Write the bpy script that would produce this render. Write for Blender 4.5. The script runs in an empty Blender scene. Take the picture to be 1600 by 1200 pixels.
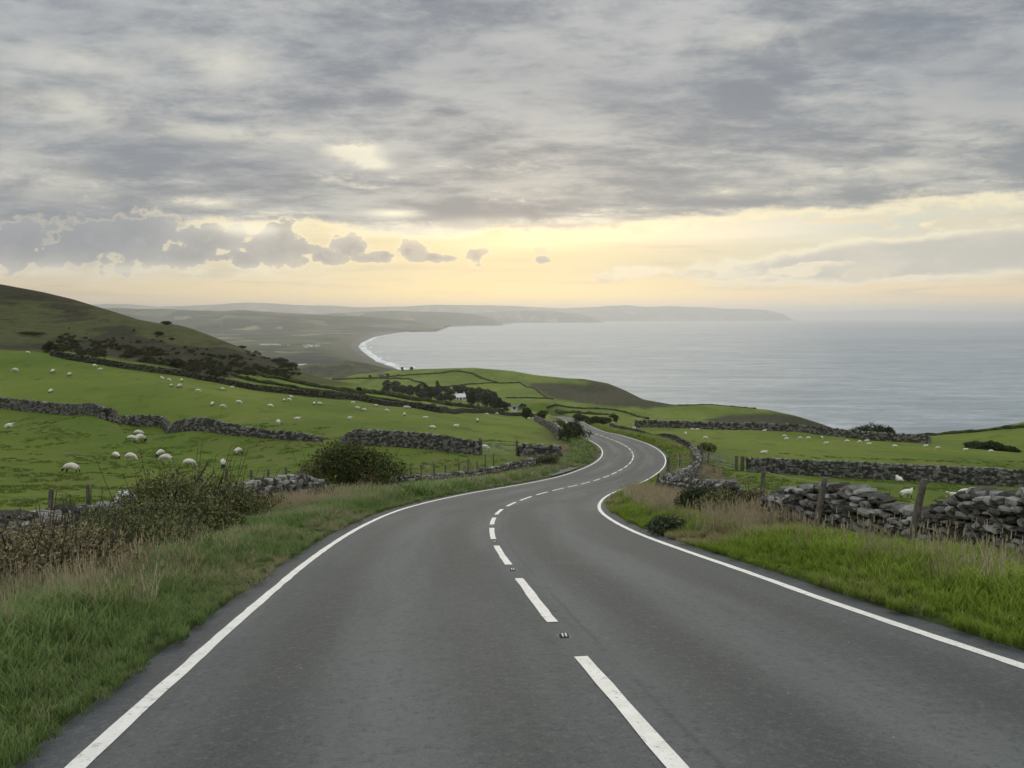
import bpy, math, random
import numpy as np
from mathutils import Vector, Euler
R = np.random.default_rng(11)
random.seed(5)
SC = bpy.context.scene
COL = SC.collection
PI = math.pi
# ------------------------------------------------------------------ camera
F = 1256.0                                  # focal length in pixels of the 1600 px wide photograph
PITCH = math.atan(105 / F)
CP, SP = math.cos(PITCH), math.sin(PITCH)
cam = bpy.data.cameras.new('camera')
cam.sensor_width = 36; cam.lens = 36 * F / 1600
cam.clip_start = 0.1; cam.clip_end = 200000
camo = bpy.data.objects.new('camera', cam)
camo.location = (0, 0, 0); camo.rotation_euler = (PI/2 - PITCH, 0, 0)
COL.objects.link(camo); SC.camera = camo
SC.render.engine = 'CYCLES'
SC.cycles.use_denoising = True; SC.cycles.use_adaptive_sampling = True; SC.cycles.adaptive_threshold = .02
SC.cycles.max_bounces = 6; SC.cycles.diffuse_bounces = 2; SC.cycles.glossy_bounces = 2
SC.cycles.transmission_bounces = 2; SC.cycles.volume_bounces = 1; SC.cycles.transparent_max_bounces = 4
SC.view_settings.view_transform = 'Standard'; SC.view_settings.look = 'None'
SC.view_settings.gamma = 1; SC.view_settings.use_curve_mapping = False
SC.view_settings.exposure = 0.10

def at(px, py, d):
    """world point on the sight line of photo pixel (px, py), d metres ahead"""
    x = (px - 800) / F; y = -(py - 600) / F; k = CP + y * SP
    return np.array((x / k * d, d, (-SP + y * CP) / k * d))
def proj(X, Y, Z):
    D = np.maximum(Y * CP - Z * SP, 1e-3)
    return 800 + F * X / D, 600 - F * (Y * SP + Z * CP) / D
def azel(px, py):
    p = at(px, py, 1.0); return math.atan2(p[0], p[1]), math.atan2(p[2], math.hypot(p[0], p[1]))
def sstep(a, b, x):
    t = np.clip((x - a) / (b - a), 0, 1); return t * t * (3 - 2 * t)

# ------------------------------------------------------------------ node helpers
class X:
    """a node socket with arithmetic"""
    def __init__(s, nt, k): s.nt = nt; s.k = k
    def _m(s, op, *a, clamp=False):
        n = s.nt.nodes.new('ShaderNodeMath'); n.operation = op; n.use_clamp = clamp
        for i, v in enumerate((s,) + a):
            if isinstance(v, X): s.nt.links.new(v.k, n.inputs[i])
            else: n.inputs[i].default_value = v
        return X(s.nt, n.outputs[0])
    def __add__(s, o): return s._m('ADD', o)
    __radd__ = __add__
    def __mul__(s, o): return s._m('MULTIPLY', o)
    __rmul__ = __mul__
    def __sub__(s, o): return s._m('SUBTRACT', o)
    def __rsub__(s, o): return (s * -1.0) + o
    def __truediv__(s, o): return s._m('DIVIDE', o)
    def f(s, op, *a, clamp=False): return s._m(op, *a, clamp=clamp)
    def ss(s, a, b):
        n = s.nt.nodes.new('ShaderNodeMapRange'); n.interpolation_type = 'SMOOTHSTEP'
        s.nt.links.new(s.k, n.inputs[0])
        for i, v in ((1, a), (2, b)):
            if isinstance(v, X): s.nt.links.new(v.k, n.inputs[i])
            else: n.inputs[i].default_value = v
        return X(s.nt, n.outputs[0])
def gauss(x, c, w):
    d = (x - c) * (1.0 / w); return (d * d * -1.0).f('EXPONENT')
def mixc(nt, f, a, b, mode='MIX'):
    n = nt.nodes.new('ShaderNodeMix'); n.data_type = 'RGBA'; n.blend_type = mode
    for k, v in ((0, f), (6, a), (7, b)):
        if isinstance(v, X): nt.links.new(v.k, n.inputs[k])
        elif k == 0: n.inputs[0].default_value = v
        else: n.inputs[k].default_value = tuple(v) + (1,) if len(v) == 3 else v
    return X(nt, n.outputs[2])
def noise(nt, vec, scale, detail=4, rough=.5, dist=0.0, out=0):
    n = nt.nodes.new('ShaderNodeTexNoise'); n.inputs['Scale'].default_value = scale
    n.inputs['Detail'].default_value = detail; n.inputs['Roughness'].default_value = rough
    n.inputs['Distortion'].default_value = dist
    if vec is not None: nt.links.new(vec.k, n.inputs['Vector'])
    return X(nt, n.outputs[out])
def voro(nt, vec, scale, feature='F1', out='Distance', rand=1.0):
    n = nt.nodes.new('ShaderNodeTexVoronoi'); n.feature = feature
    n.inputs['Scale'].default_value = scale; n.inputs['Randomness'].default_value = rand
    if vec is not None: nt.links.new(vec.k, n.inputs['Vector'])
    return X(nt, n.outputs[out])
def comb(nt, x, y, z):
    n = nt.nodes.new('ShaderNodeCombineXYZ')
    for i, v in enumerate((x, y, z)):
        if isinstance(v, X): nt.links.new(v.k, n.inputs[i])
        else: n.inputs[i].default_value = v
    return X(nt, n.outputs[0])
def sep(nt, v):
    n = nt.nodes.new('ShaderNodeSeparateXYZ'); nt.links.new(v.k, n.inputs[0])
    return [X(nt, n.outputs[i]) for i in range(3)]
def scl(nt, v, s):
    n = nt.nodes.new('ShaderNodeVectorMath'); n.operation = 'MULTIPLY'
    nt.links.new(v.k, n.inputs[0]); n.inputs[1].default_value = s
    return X(nt, n.outputs[0])
def attr(nt, name, typ='GEOMETRY', out='Fac'):
    n = nt.nodes.new('ShaderNodeAttribute'); n.attribute_type = typ; n.attribute_name = name
    return X(nt, n.outputs[out])
def new_mat(name, rough=.9, spec=.3):
    m = bpy.data.materials.new(name); m.use_nodes = True
    nt = m.node_tree; b = nt.nodes['Principled BSDF']
    b.inputs['Roughness'].default_value = rough; b.inputs['Specular IOR Level'].default_value = spec
    pos = X(nt, nt.nodes.new('ShaderNodeNewGeometry').outputs['Position'])
    return m, nt, b, pos
def setc(nt, b, c, key='Base Color'): nt.links.new(c.k, b.inputs[key])
def bump(nt, b, h, strength=.5, dist=.1):
    n = nt.nodes.new('ShaderNodeBump'); n.inputs['Strength'].default_value = strength
    n.inputs['Distance'].default_value = dist
    nt.links.new(h.k, n.inputs['Height']); nt.links.new(n.outputs[0], b.inputs['Normal'])
def plain(name, c, rough=.8, var=.25, scale=5.0, spec=.3):
    m, nt, b, pos = new_mat(name, rough, spec)
    n = noise(nt, pos, scale, 4, .6)
    setc(nt, b, mixc(nt, n.ss(.3, .7), tuple(v * (1 - var) for v in c), tuple(min(1, v * (1 + var)) for v in c)))
    return m

# ------------------------------------------------------------------ sky and sun
SUN_AZ, SUN_EL = azel(800, 330)
W = bpy.data.worlds.new('World'); SC.world = W; W.use_nodes = True
def build_sky():
    nt = W.node_tree; nt.nodes.clear()
    out = nt.nodes.new('ShaderNodeOutputWorld'); bg = nt.nodes.new('ShaderNodeBackground')
    bg.inputs['Strength'].default_value = 0.1
    nt.links.new(bg.outputs[0], out.inputs[0])
    sky = nt.nodes.new('ShaderNodeTexSky'); sky.sky_type = 'NISHITA'; sky.sun_disc = False
    sky.sun_elevation = SUN_EL; sky.sun_rotation = SUN_AZ; sky.air_density = 1.2; sky.dust_density = 2.0
    nish = X(nt, sky.outputs[0])
    d = X(nt, nt.nodes.new('ShaderNodeTexCoord').outputs['Generated'])
    x, y, z = sep(nt, d)
    az = x.f('ARCTAN2', y); el = z.f('ARCSINE')
    up = el.f('MAXIMUM', 0.0)
    # cloud deck seen in perspective
    zz = z.f('MAXIMUM', 0.0) + 0.12
    q = comb(nt, x / zz, y / zz, 0.0)
    n0 = noise(nt, q, 0.55, 3, .5, .3)
    n1 = noise(nt, scl(nt, q, (.9, 1.25, 1)), 1.05, 9, .56, .35)
    n2 = noise(nt, scl(nt, q, (.6, 1.6, 1)), 3.1, 6, .6, .2)
    fine = (noise(nt, scl(nt, d, (1, 1, 1.5)), 34, 9, .66, .25) - .5) * 1.9 + .5
    fine2 = (noise(nt, scl(nt, d, (1, 1, 1.9)), 12, 9, .62, .3) - .5) * 1.5 + .5
    streak = noise(nt, comb(nt, az * 3.0, el * 42.0, 0.0), 1.6, 6, .58, .4)
    n3 = noise(nt, scl(nt, q, (.85, 1.1, 1)), 2.6, 12, .68, .25)
    n4 = noise(nt, scl(nt, q, (.8, 1.15, 1)), 7.0, 10, .68, .1)
    tone = (n1 * .50 + n0 * .20 + n2 * .16 + n3 * .40 + n4 * .24 + (fine2 - .5) * .04 - .25)
    t = tone.ss(.40, .60)
    deck = mixc(nt, t, (.185, .215, .262), (.455, .470, .474))
    right = az.ss(-.25, .30)
    low = 1.0 - el.ss(.10, .30)
    warm = (low * (.45 + right * .55)).f('MINIMUM', 1.0)
    deck = mixc(nt, warm * .75, deck, mixc(nt, t, (.255, .270, .280), (.60, .575, .49)))
    # thin lit seams low in the deck
    seam = (n3.ss(.56, .68)) * (1.0 - el.ss(.12, .24)) * (.35 + gauss(az, .05, .4))
    deck = mixc(nt, seam * .55, deck, (.92, .86, .66))
    # horizon band
    gy = gauss(az, azel(770, 460)[0], .27)
    gl = 1.0 - az.ss(-.55, -.1)
    hor = mixc(nt, gy, (1.16, .84, .40), (1.55, 1.08, .30))
    hor = mixc(nt, gl * .35, hor, (.78, .60, .36))
    mid = mixc(nt, gy, (.72, .67, .50), (.98, .80, .40))
    band = mixc(nt, el.ss(.018, .060), hor, mid)
    tan_ = mixc(nt, gy, (.52, .47, .38), (.78, .64, .38))
    band = mixc(nt, streak.ss(.50, .66) * el.ss(.012, .035) * .62, band, tan_)
    band = mixc(nt, (1.0 - streak.ss(.34, .46)) * .30 * el.ss(.02, .05), band, (1.05, .90, .54))
    # clear slit to the right
    a, e = azel(1230, 357)
    slit = gauss(az - (el - e) * .9, a, .17) * gauss(el, e + .0, .014)
    slit2 = gauss(az, azel(900, 375)[0], .16) * gauss(el, azel(900, 375)[1], .012) * .35
    clear = ((slit + slit2) * (1.15 - streak * .5)).f('MINIMUM', 1.0)
    band = mixc(nt, clear * .9, band, (.52, .65, .68))
    # cloud bank low on the right, lit along its top
    bk = azel(1420, 404)
    f = gauss(az, bk[0] + .03, .30) * gauss(el - (az - bk[0]) * .055, bk[1], .030) + (fine2 - .5) * .55
    bank = f.ss(.50, .60); rim = f.ss(.38, .50) * (1.0 - f.ss(.52, .70))
    band = mixc(nt, bank * .85, band, mixc(nt, fine2.ss(.35, .65), (.52, .51, .46), (.66, .62, .52)))
    band = mixc(nt, rim * .6, band, (1.0, .92, .68))
    puff = (voro(nt, scl(nt, d, (1, 1, 1.15)), 38.0) * -1.0 + .5) * .60 + (voro(nt, scl(nt, d, (1, 1, 1.15)), 88.0) * -1.0 + .5) * .34 + (noise(nt, d, 120, 5, .7) - .5) * .35
    # deck edge
    el0 = .064 + az.ss(azel(190, 400)[0], azel(330, 400)[0]) * .042 + az.ss(.05, .42) * .016
    edge = (el - el0) + (fine2 - .5) * .034 + (fine - .5) * .008 + (streak - .5) * .03
    dm = edge.ss(-.002, .007)
    erim = edge.ss(-.010, .001) * (1.0 - edge.ss(.001, .012))
    col = mixc(nt, dm, band, deck)
    col = mixc(nt, erim * .55, col, (1.05, .93, .62))
    # cumulus standing along the edge of the deck
    blobs = [(40, 385, 60, 34), (130, 380, 70, 40), (215, 372, 60, 44), (325, 378, 46, 33), (300, 398, 60, 22), (438, 366, 30, 27), (425, 393, 52, 22), (470, 390, 38, 22),
             (546, 388, 30, 19), (505, 402, 46, 14), (640, 394, 28, 15), (600, 400, 30, 9), (675, 402, 20, 7), (738, 398, 23, 15),
             (848, 406, 18, 7), (580, 404, 60, 10), (655, 404, 40, 8), (370, 404, 60, 16), (705, 404, 26, 6)]
    cf = None
    for (px, py, rx, ry) in blobs:
        a, e = azel(px, py)
        g = gauss(az, a, rx / F) * gauss(el, e, ry / F)
        cf = g if cf is None else cf.f('SMOOTH_MAX', g, .12)
    env = (cf * 4.5).f('MINIMUM', 1.0)
    cf2 = cf + ((fine - .5) * .60 + (fine2 - .5) * 1.05 + puff * 1.0 - .04) * env
    cm = cf2.ss(.40, .52)
    crim = cf2.ss(.22, .42) * (1.0 - cf2.ss(.42, .62))
    sunside = gauss(az, 0.02, .30)
    body = mixc(nt, (fine2 + puff * .8 + (fine - .5) * .5).ss(.15, .85), (.185, .21, .255), (.41, .42, .43))
    body = mixc(nt, sunside * .75, body, mixc(nt, fine.ss(.4, .62), (.33, .32, .30), (.52, .48, .40)))
    body = mixc(nt, (1.0 - cf2.ss(.5, .95)) * .38, body, mixc(nt, sunside, (.50, .51, .50), (.92, .80, .56)))
    cg = az.ss(azel(1000, 400)[0], azel(850, 400)[0])
    col = mixc(nt, crim * .5, col, (1.02, .90, .62))
    col = mixc(nt, cm * .93, col, body)
    # small bright heaps to the right
    bl2 = [(1000, 423, 60, 11), (960, 432, 50, 8), (1245, 424, 45, 12), (1350, 430, 34, 11), (1190, 436, 60, 5), (1440, 436, 60, 6), (1090, 428, 50, 6), (1300, 412, 50, 5), (850, 392, 16, 6), (1330, 345, 60, 5), (1500, 350, 90, 9)]
    cf = None
    for (px, py, rx, ry) in bl2:
        a, e = azel(px, py)
        g = gauss(az, a, rx / F) * gauss(el, e, ry / F)
        cf = g if cf is None else cf.f('SMOOTH_MAX', g, .1)
    cf = cf + ((fine2 - .5) * .8 + puff * .95) * (cf * 3.0).f('MINIMUM', 1.0)
    col = mixc(nt, cf.ss(.36, .56) * .75, col, mixc(nt, fine2.ss(.40, .58), (1.02, .90, .64), (.74, .66, .50)))
    # breaks where the sun comes through
    br = None
    for (px, py, rx, ry, s) in [(552, 235, 34, 14, 1.0), (580, 257, 26, 7, .8), (300, 316, 52, 6, .8), (615, 333, 34, 5, .7), (1125, 300, 34, 5, .6),
                                (1225, 302, 28, 4, .5), (690, 362, 120, 8, .6), (900, 346, 150, 6, .6), (380, 357, 50, 8, .7), (90, 422, 90, 8, .5), (330, 425, 90, 7, .8),
                                (340, 97, 55, 20, .28), (125, 92, 60, 18, .22), (120, 165, 100, 18, .22), (1190, 68, 90, 20, .16), (60, 285, 60, 22, .35), (380, 213, 110, 9, .35), (1330, 270, 120, 10, .3)]:
        a, e = azel(px, py)
        g = gauss(az, a, rx * 1.15 / F) * gauss(el, e, ry * 1.25 / F) * s
        br = g if br is None else br + g
    br = (br * (fine2.ss(.30, .62) * 1.2 + .25)).f('MINIMUM', 1.0)
    col = mixc(nt, br * .85, col, (1.05, .98, .76))
    # broad dark patches
    dk = None
    for (px, py, rx, ry, s) in [(960, 150, 120, 26, .5), (1490, 95, 90, 45, .6), (330, 240, 260, 22, .7), (700, 100, 200, 30, .45), (1330, 187, 90, 14, .4), (1590, 140, 60, 40, .5), (1180, 282, 200, 10, .35), (100, 30, 200, 40, .3), (40, 350, 110, 50, .8), (190, 370, 110, 40, .7)]:
        a, e = azel(px, py)
        g = gauss(az, a, rx * 1.1 / F) * gauss(el, e, ry * 1.2 / F) * s
        dk = g if dk is None else dk + g
    dk = (dk * (.55 + n2 * .9)).f('MINIMUM', 1.0)
    col = mixc(nt, dk * .55, col, (.205, .238, .290))
    # shafts of light under the edge of the deck
    a0, e0 = azel(800, 330)
    ang = (az - a0).f('ARCTAN2', (e0 + .02) - el)
    ray = noise(nt, comb(nt, ang * 9.0, 0.0, 0.0), 2.2, 3, .6)
    rm = gauss(az, azel(450, 440)[0], .17) * gauss(el, azel(450, 443)[1], .018)
    col = mixc(nt, rm * ray.ss(.40, .62) * .6, col, (1.0, .86, .56))
    # overcast brightening to the zenith, boosted out of frame to light the ground
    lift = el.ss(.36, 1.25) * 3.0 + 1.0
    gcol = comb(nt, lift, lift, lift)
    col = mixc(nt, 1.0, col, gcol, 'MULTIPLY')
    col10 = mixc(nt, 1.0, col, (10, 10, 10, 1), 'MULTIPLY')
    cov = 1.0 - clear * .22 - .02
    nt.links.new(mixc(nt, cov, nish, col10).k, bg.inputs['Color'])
build_sky()
sl = bpy.data.lights.new('sun', 'SUN'); sl.energy = .9; sl.angle = math.radians(40); sl.color = (1.0, .86, .62)
so = bpy.data.objects.new('sun', sl); COL.objects.link(so)
sd = Vector((math.sin(SUN_AZ) * math.cos(SUN_EL), math.cos(SUN_AZ) * math.cos(SUN_EL), math.sin(SUN_EL)))
so.rotation_euler = sd.to_track_quat('Z', 'Y').to_euler(); so.location = (0, 0, 200)

# ------------------------------------------------------------------ mesh helpers
def tag(o, label=None, cat=None, group=None, kind=None):
    if label: o['label'] = label
    if cat: o['category'] = cat
    if group: o['group'] = group
    if kind: o['kind'] = kind
    return o
def link(o, parent=None):
    COL.objects.link(o)
    if parent is not None: o.parent = parent
    return o
def mesh_np(name, V, Fc, mat=None, smooth=False, cols=None, attrs=None):
    """V (n,3), Fc a list of (m,k) index arrays"""
    if isinstance(Fc, np.ndarray): Fc = [Fc]
    Fc = [np.asarray(f, np.int32) for f in Fc if len(f)]
    me = bpy.data.meshes.new(name)
    me.vertices.add(len(V)); me.vertices.foreach_set('co', np.asarray(V, np.float32).ravel())
    loops = np.concatenate([f.ravel() for f in Fc]); tot = np.concatenate([np.full(len(f), f.shape[1]) for f in Fc])
    st = np.r_[0, np.cumsum(tot)[:-1]]
    me.loops.add(len(loops)); me.loops.foreach_set('vertex_index', loops)
    me.polygons.add(len(tot)); me.polygons.foreach_set('loop_start', st.astype(np.int32)); me.polygons.foreach_set('loop_total', tot.astype(np.int32))
    me.polygons.foreach_set('use_smooth', np.full(len(tot), smooth))
    me.update(calc_edges=True)
    if cols is not None:
        a = me.color_attributes.new('zone', 'FLOAT_COLOR', 'POINT')
        c = np.ones((len(V), 4), np.float32); c[:, :cols.shape[1]] = cols; a.data.foreach_set('color', c.ravel())
    for k, v in (attrs or {}).items():
        a = me.attributes.new(k, 'FLOAT', 'POINT'); a.data.foreach_set('value', np.asarray(v, np.float32))
    if mat: me.materials.append(mat)
    return me
def obj_np(name, V, Fc, mat=None, parent=None, **k):
    return link(bpy.data.objects.new(name, mesh_np(name, V, Fc, mat, **k)), parent)
def empty(name, loc, rz=0):
    o = bpy.data.objects.new(name, None); o.location = [float(v) for v in loc]; o.rotation_euler = (0, 0, rz); o.empty_display_size = .2
    return link(o)
class MB:
    """collects pieces into one mesh"""
    def __init__(s): s.V = []; s.F = {}; s.n = 0; s.A = []
    def add(s, V, Fc, a=0.0):
        V = np.asarray(V, float)
        for f in (Fc if isinstance(Fc, list) else [Fc]):
            f = np.asarray(f)
            s.F.setdefault(f.shape[1], []).append(f + s.n)
        s.V.append(V); s.n += len(V); s.A.append(np.full(len(V), a) if np.isscalar(a) else a)
    def tube(s, P, r, n=6, cap=True, a=0.0):
        P = np.asarray(P, float); r = np.broadcast_to(np.asarray(r, float), (len(P),))
        T = np.gradient(P, axis=0); T /= np.linalg.norm(T, axis=1)[:, None] + 1e-9
        ref = np.array((0, 0, 1.)) if abs(T[0, 2]) < .9 else np.array((1., 0, 0))
        A = np.cross(T, ref); A /= np.linalg.norm(A, axis=1)[:, None] + 1e-9; B = np.cross(T, A)
        th = np.arange(n) * 2 * PI / n
        V = (P[:, None] + r[:, None, None] * (np.cos(th)[None, :, None] * A[:, None] + np.sin(th)[None, :, None] * B[:, None])).reshape(-1, 3)
        m = len(P); i, j = np.meshgrid(np.arange(m - 1), np.arange(n), indexing='ij'); i = i.ravel(); j = j.ravel()
        Fq = np.stack([i * n + j, i * n + (j + 1) % n, (i + 1) * n + (j + 1) % n, (i + 1) * n + j], 1)
        fs = [Fq]
        if cap: fs.append(np.array([np.arange(n)[::-1], (m - 1) * n + np.arange(n)]))
        s.add(V, fs, a)
    def box(s, c, sz, rz=0, a=0.0):
        q = np.array([(x, y, z) for x in (-.5, .5) for y in (-.5, .5) for z in (-.5, .5)]) * np.asarray(sz)
        cr, sr = math.cos(rz), math.sin(rz)
        V = np.stack([q[:, 0] * cr - q[:, 1] * sr, q[:, 0] * sr + q[:, 1] * cr, q[:, 2]], 1) + np.asarray(c)
        s.add(V, np.array([(0, 1, 3, 2), (4, 6, 7, 5), (0, 4, 5, 1), (2, 3, 7, 6), (0, 2, 6, 4), (1, 5, 7, 3)]), a)
    def build(s, name, mat, parent=None, smooth=False, **k):
        V = np.concatenate(s.V); A = np.concatenate(s.A)
        return obj_np(name, V, [np.concatenate(f) for f in s.F.values()], mat, parent, smooth=smooth, attrs={'shade': A}, **k)
_perm = R.permutation(4096); _val = R.random(4096)
def vnoise(x, y, seed=0):
    xi = np.floor(x).astype(int); yi = np.floor(y).astype(int); fx = x - xi; fy = y - yi
    fx = fx * fx * (3 - 2 * fx); fy = fy * fy * (3 - 2 * fy)
    h = lambda a, b: _val[_perm[(_perm[(a + seed * 131) & 4095] + b) & 4095]]
    return (h(xi, yi) * (1 - fx) + h(xi + 1, yi) * fx) * (1 - fy) + (h(xi, yi + 1) * (1 - fx) + h(xi + 1, yi + 1) * fx) * fy
def fbm(x, y, o=4, seed=0):
    r = 0; a = .5; t = 0
    for i in range(o): r = r + a * vnoise(x * 2 ** i, y * 2 ** i, seed + i); t += a; a *= .5
    return r / t - .5

# ------------------------------------------------------------------ the road's course (x, y, z), camera eye at the origin, 1.6 m above it
ROAD = np.array([(6.725,-22.60,2.50),(6.125,-20.60,2.14),(5.555,-18.60,1.79),(5.005,-16.60,1.43),(4.485,-14.60,1.08),(3.985,-12.60,0.72),(3.505,-10.60,0.36),(3.055,-8.60,0.01),(2.625,-6.60,-0.35),(2.225,-4.60,-0.70),(1.845,-2.60,-1.06),(1.485,-0.60,-1.42),(1.155,1.40,-1.77),(0.845,3.40,-2.13),(0.589,5.40,-2.48),(0.489,6.24,-2.64),(0.353,7.34,-2.84),(0.202,8.84,-3.10),(-0.040,11.07,-3.50),(-0.190,12.72,-3.80),(-0.360,15.07,-4.23),(-0.470,18.45,-4.83),(-0.390,22.66,-5.58),(-0.050,26.97,-6.38),(0.470,31.19,-7.16),(1.130,35.50,-7.95),(1.940,40.00,-8.78),(2.870,44.44,-9.58),(3.900,48.54,-10.29),(4.990,52.25,-10.88),(6.120,55.72,-11.37),(7.300,59.21,-11.78),(8.560,63.07,-12.16),(9.970,68.02,-12.62),(11.440,75.06,-13.23),(12.450,83.46,-13.93),(12.750,90.92,-14.56),(12.700,97.37,-15.15),(12.550,103.81,-15.77),(12.450,111.24,-16.54),(12.540,121.23,-17.71),(14.330,150.00,-21.48),(16.930,190.00,-26.44),(19.830,240.00,-32.33),(22.560,290.00,-38.02),(24.540,340.00,-43.47),(24.690,385.00,-48.29),(22.410,430.00,-53.42),(15.390,480.00,-59.43)])
def dense(P, step=1.0):
    P = np.asarray(P, float); d = np.r_[0, np.cumsum(np.linalg.norm(np.diff(P, axis=0), axis=1))]
    # catmull-rom through the points
    n = max(2, int(d[-1] / step)); t = np.linspace(0, d[-1], n)
    m = np.gradient(P, d, axis=0); i = np.clip(np.searchsorted(d, t, 'right') - 1, 0, len(d) - 2)
    h = (d[i + 1] - d[i])[:, None]; u = ((t - d[i]) / h[:, 0])[:, None]
    return (2*u**3-3*u**2+1)*P[i] + (u**3-2*u**2+u)*h*m[i] + (-2*u**3+3*u**2)*P[i+1] + (u**3-u**2)*h*m[i+1]
RD = dense(ROAD, .5)
for _ in range(6): RD[1:-1] = .25 * RD[:-2] + .5 * RD[1:-1] + .25 * RD[2:]
RT = np.gradient(RD[:, :2], axis=0); RT /= np.linalg.norm(RT, axis=1)[:, None]
RN = np.stack([RT[:, 1], -RT[:, 0]], 1)                        # to the right
RS = np.r_[0, np.cumsum(np.hypot(*np.diff(RD[:, :2], axis=0).T))]
def road_at(s, off=0.0, dz=0.0):
    s = np.asarray(s, float); f = lambda a: np.interp(s, RS, a)
    return np.stack([f(RD[:, 0]) + f(RN[:, 0]) * off, f(RD[:, 1]) + f(RN[:, 1]) * off, f(RD[:, 2]) + dz], -1)
def road_coord(x, y):
    """(s, signed offset, z of the road) of world points"""
    x = np.ravel(x); y = np.ravel(y); S = np.empty(len(x)); O = np.empty(len(x)); Z = np.empty(len(x))
    c = RD[::2]; nn = RN[::2]; ss = RS[::2]
    for a in range(0, len(x), 20000):
        X_, Y_ = x[a:a+20000, None], y[a:a+20000, None]
        d2 = (X_ - c[:, 0]) ** 2 + (Y_ - c[:, 1]) ** 2
        i = d2.argmin(1); r = np.arange(len(i))
        dx = X_[:, 0] - c[i, 0]; dy = Y_[:, 0] - c[i, 1]
        o = dx * nn[i, 0] + dy * nn[i, 1]
        al = dx * -nn[i, 1] + dy * nn[i, 0]
        S[a:a+20000] = ss[i] + al
        O[a:a+20000] = np.sign(o + 1e-9) * np.sqrt(d2[r, i]); Z[a:a+20000] = np.interp(ss[i] + al, RS, RD[:, 2])
    return S, O, Z

# ------------------------------------------------------------------ heights of the near and middle land
CT = [ # (px, py, metres ahead): points of the ground seen in the photograph
 (112,738,52),(8,664,87),(180,715,66),(215,690,93),(260,720,63),(350,724,62),(370,706,74),(30,790,27),(200,760,42),(600,720,64),
 (0,636,100),(100,648,96),(185,660,91),(300,672,86),(400,680,82),(500,690,78),(560,694,76),(640,698,75),(750,712,70),(810,712,72),
 (24,582,135),(150,577,145),(43,553,152),(80,613,115),(260,595,140),(345,632,115),(430,637,120),(500,630,140),(560,640,135),(640,637,155),(680,670,105),(712,665,115),(745,660,135),(820,668,125),
 (100,562,155),(200,581,152),(300,599,155),(400,613,160),(500,624,168),(600,636,182),(700,646,205),(800,653,235),
 (200,562,180),(300,578,185),(400,591,190),(500,608,205),(600,624,225),(700,636,260),
 (0,545,172),(100,550,182),(250,570,205),(350,588,215),(450,590,230),(520,600,250),(600,612,290),
 (0,500,260),(100,497,290),(200,518,270),(300,545,250),(400,566,245),(460,585,250),
 (0,444,420),(65,456,410),(112,467,400),(145,477,392),(175,486,385),(215,499,372),(250,506,360),(275,507,352),(325,522,338),(375,542,325),(425,560,310),(475,581,300),(520,595,300),
 (-300,380,430),(-300,470,280),(-300,560,140),(-300,650,80),(-300,720,45),(-800,300,300),(-800,500,120),(-800,700,40),
 (600,600,640),(700,598,690),(800,605,640),(860,610,600),(920,618,620),(700,634,430),(640,630,420),(600,622,420),(820,640,430),(900,640,450),(1000,648,430),(1100,650,440),(1200,657,430),(760,622,520),
 (560,584,880),(500,590,900),(620,578,900),(740,574.5,930),(800,580,920),(837,586,900),(887,592,870),(912,593,850),(950,600,830),(975,610,800),(1005,624,760),(1050,633,700),(1110,633,650),(1160,637,610),(1200,640,590),(1245,650,570),(1280,662,555),(1320,675,540),
 (1000,668,190),(1100,670,185),(1200,673,178),(1325,685,162),(1450,694,150),(950,662,220),
 (1085,683,130),(1140,690,115),(1250,690,135),(1193,709,90),(1310,690,140),(1400,699,128),(1550,707,118),(1350,715,95),(1500,722,88),
 (1165,736,72),(1300,745,67),(1450,753,64),(1600,762,60),(1405,755,60),(1416,778,48),(1500,778,46),(1590,800,36),(1200,760,50),(1300,775,42),
 (1395,683,330),(1500,676,350),(1600,667,370),(1480,694,220),(1600,700,200),(1750,655,380),
 (2000,770,60),(2000,720,120),(2000,660,350),(2400,760,60),(2400,640,350),(2600,800,30),
 (0,899,14),(160,866,17.5),(300,828,23),(400,802,27),(500,785,33),(620,768,44),(740,754,56),(830,743,62),(-200,960,11),(1600,903,10.8),(1400,880,13),(1300,860,14.6),(1222,845,16.2),(1900,960,8.5),(60,800,24),(300,765,42),(1150,816,21),(1105,798,26),(1300,800,28),(1500,820,24),
 (875,692,108),(857,668,155),(838,656,215),(1000,690,112),(1050,690,105),(1088,712,88)]
ctrl = [at(*p) for p in CT]
for (px, py, d, k, dz) in [(0,444,420,1.3,-55),(112,467,400,1.3,-50),(215,499,372,1.3,-48),(275,507,352,1.3,-45),(375,542,325,1.3,-38),(475,581,300,1.25,-25),(-300,380,430,1.3,-55)]:
    p = at(px, py, d); ctrl.append(np.array((p[0]*k, p[1]*k, p[2]+dz)))
for px in (-600, -300, 0, 150, 300, 430): 
    for d in (800, 1100, 1500): p = at(px, 500, d); ctrl.append(np.array((p[0], p[1], -122.)))
for (px, d) in [(430,1150),(500,1150),(560,1150),(620,1120),(740,1130),(800,1080),(837,1040),(887,1000),(912,980),(950,950),(975,900),(1005,850),(1050,790),(1110,750),(1160,710),(1200,680),(1245,650),(1280,630),(1320,610),(1360,540),(1395,470),(1500,470),(1600,470),(1750,470),(2400,470)]:
    p = at(px, 500, d); ctrl.append(np.array((p[0], p[1], -128.)))
    ctrl.append(np.array((p[0]*1.35, p[1]*1.35, -135.)))
for y in (-22, -5, 8, 20):
    for x in (-60, -34, -14, 14, 34, 60): ctrl.append(np.array((x, y, -1.6 - .18 * y + (.25 if x < 0 else 0))))
for i in range(0, len(RD), 14):
    if RD[i, 1] < 260: ctrl.append(RD[i])
ctrl = np.array(ctrl)
O0 = -25.0
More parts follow.
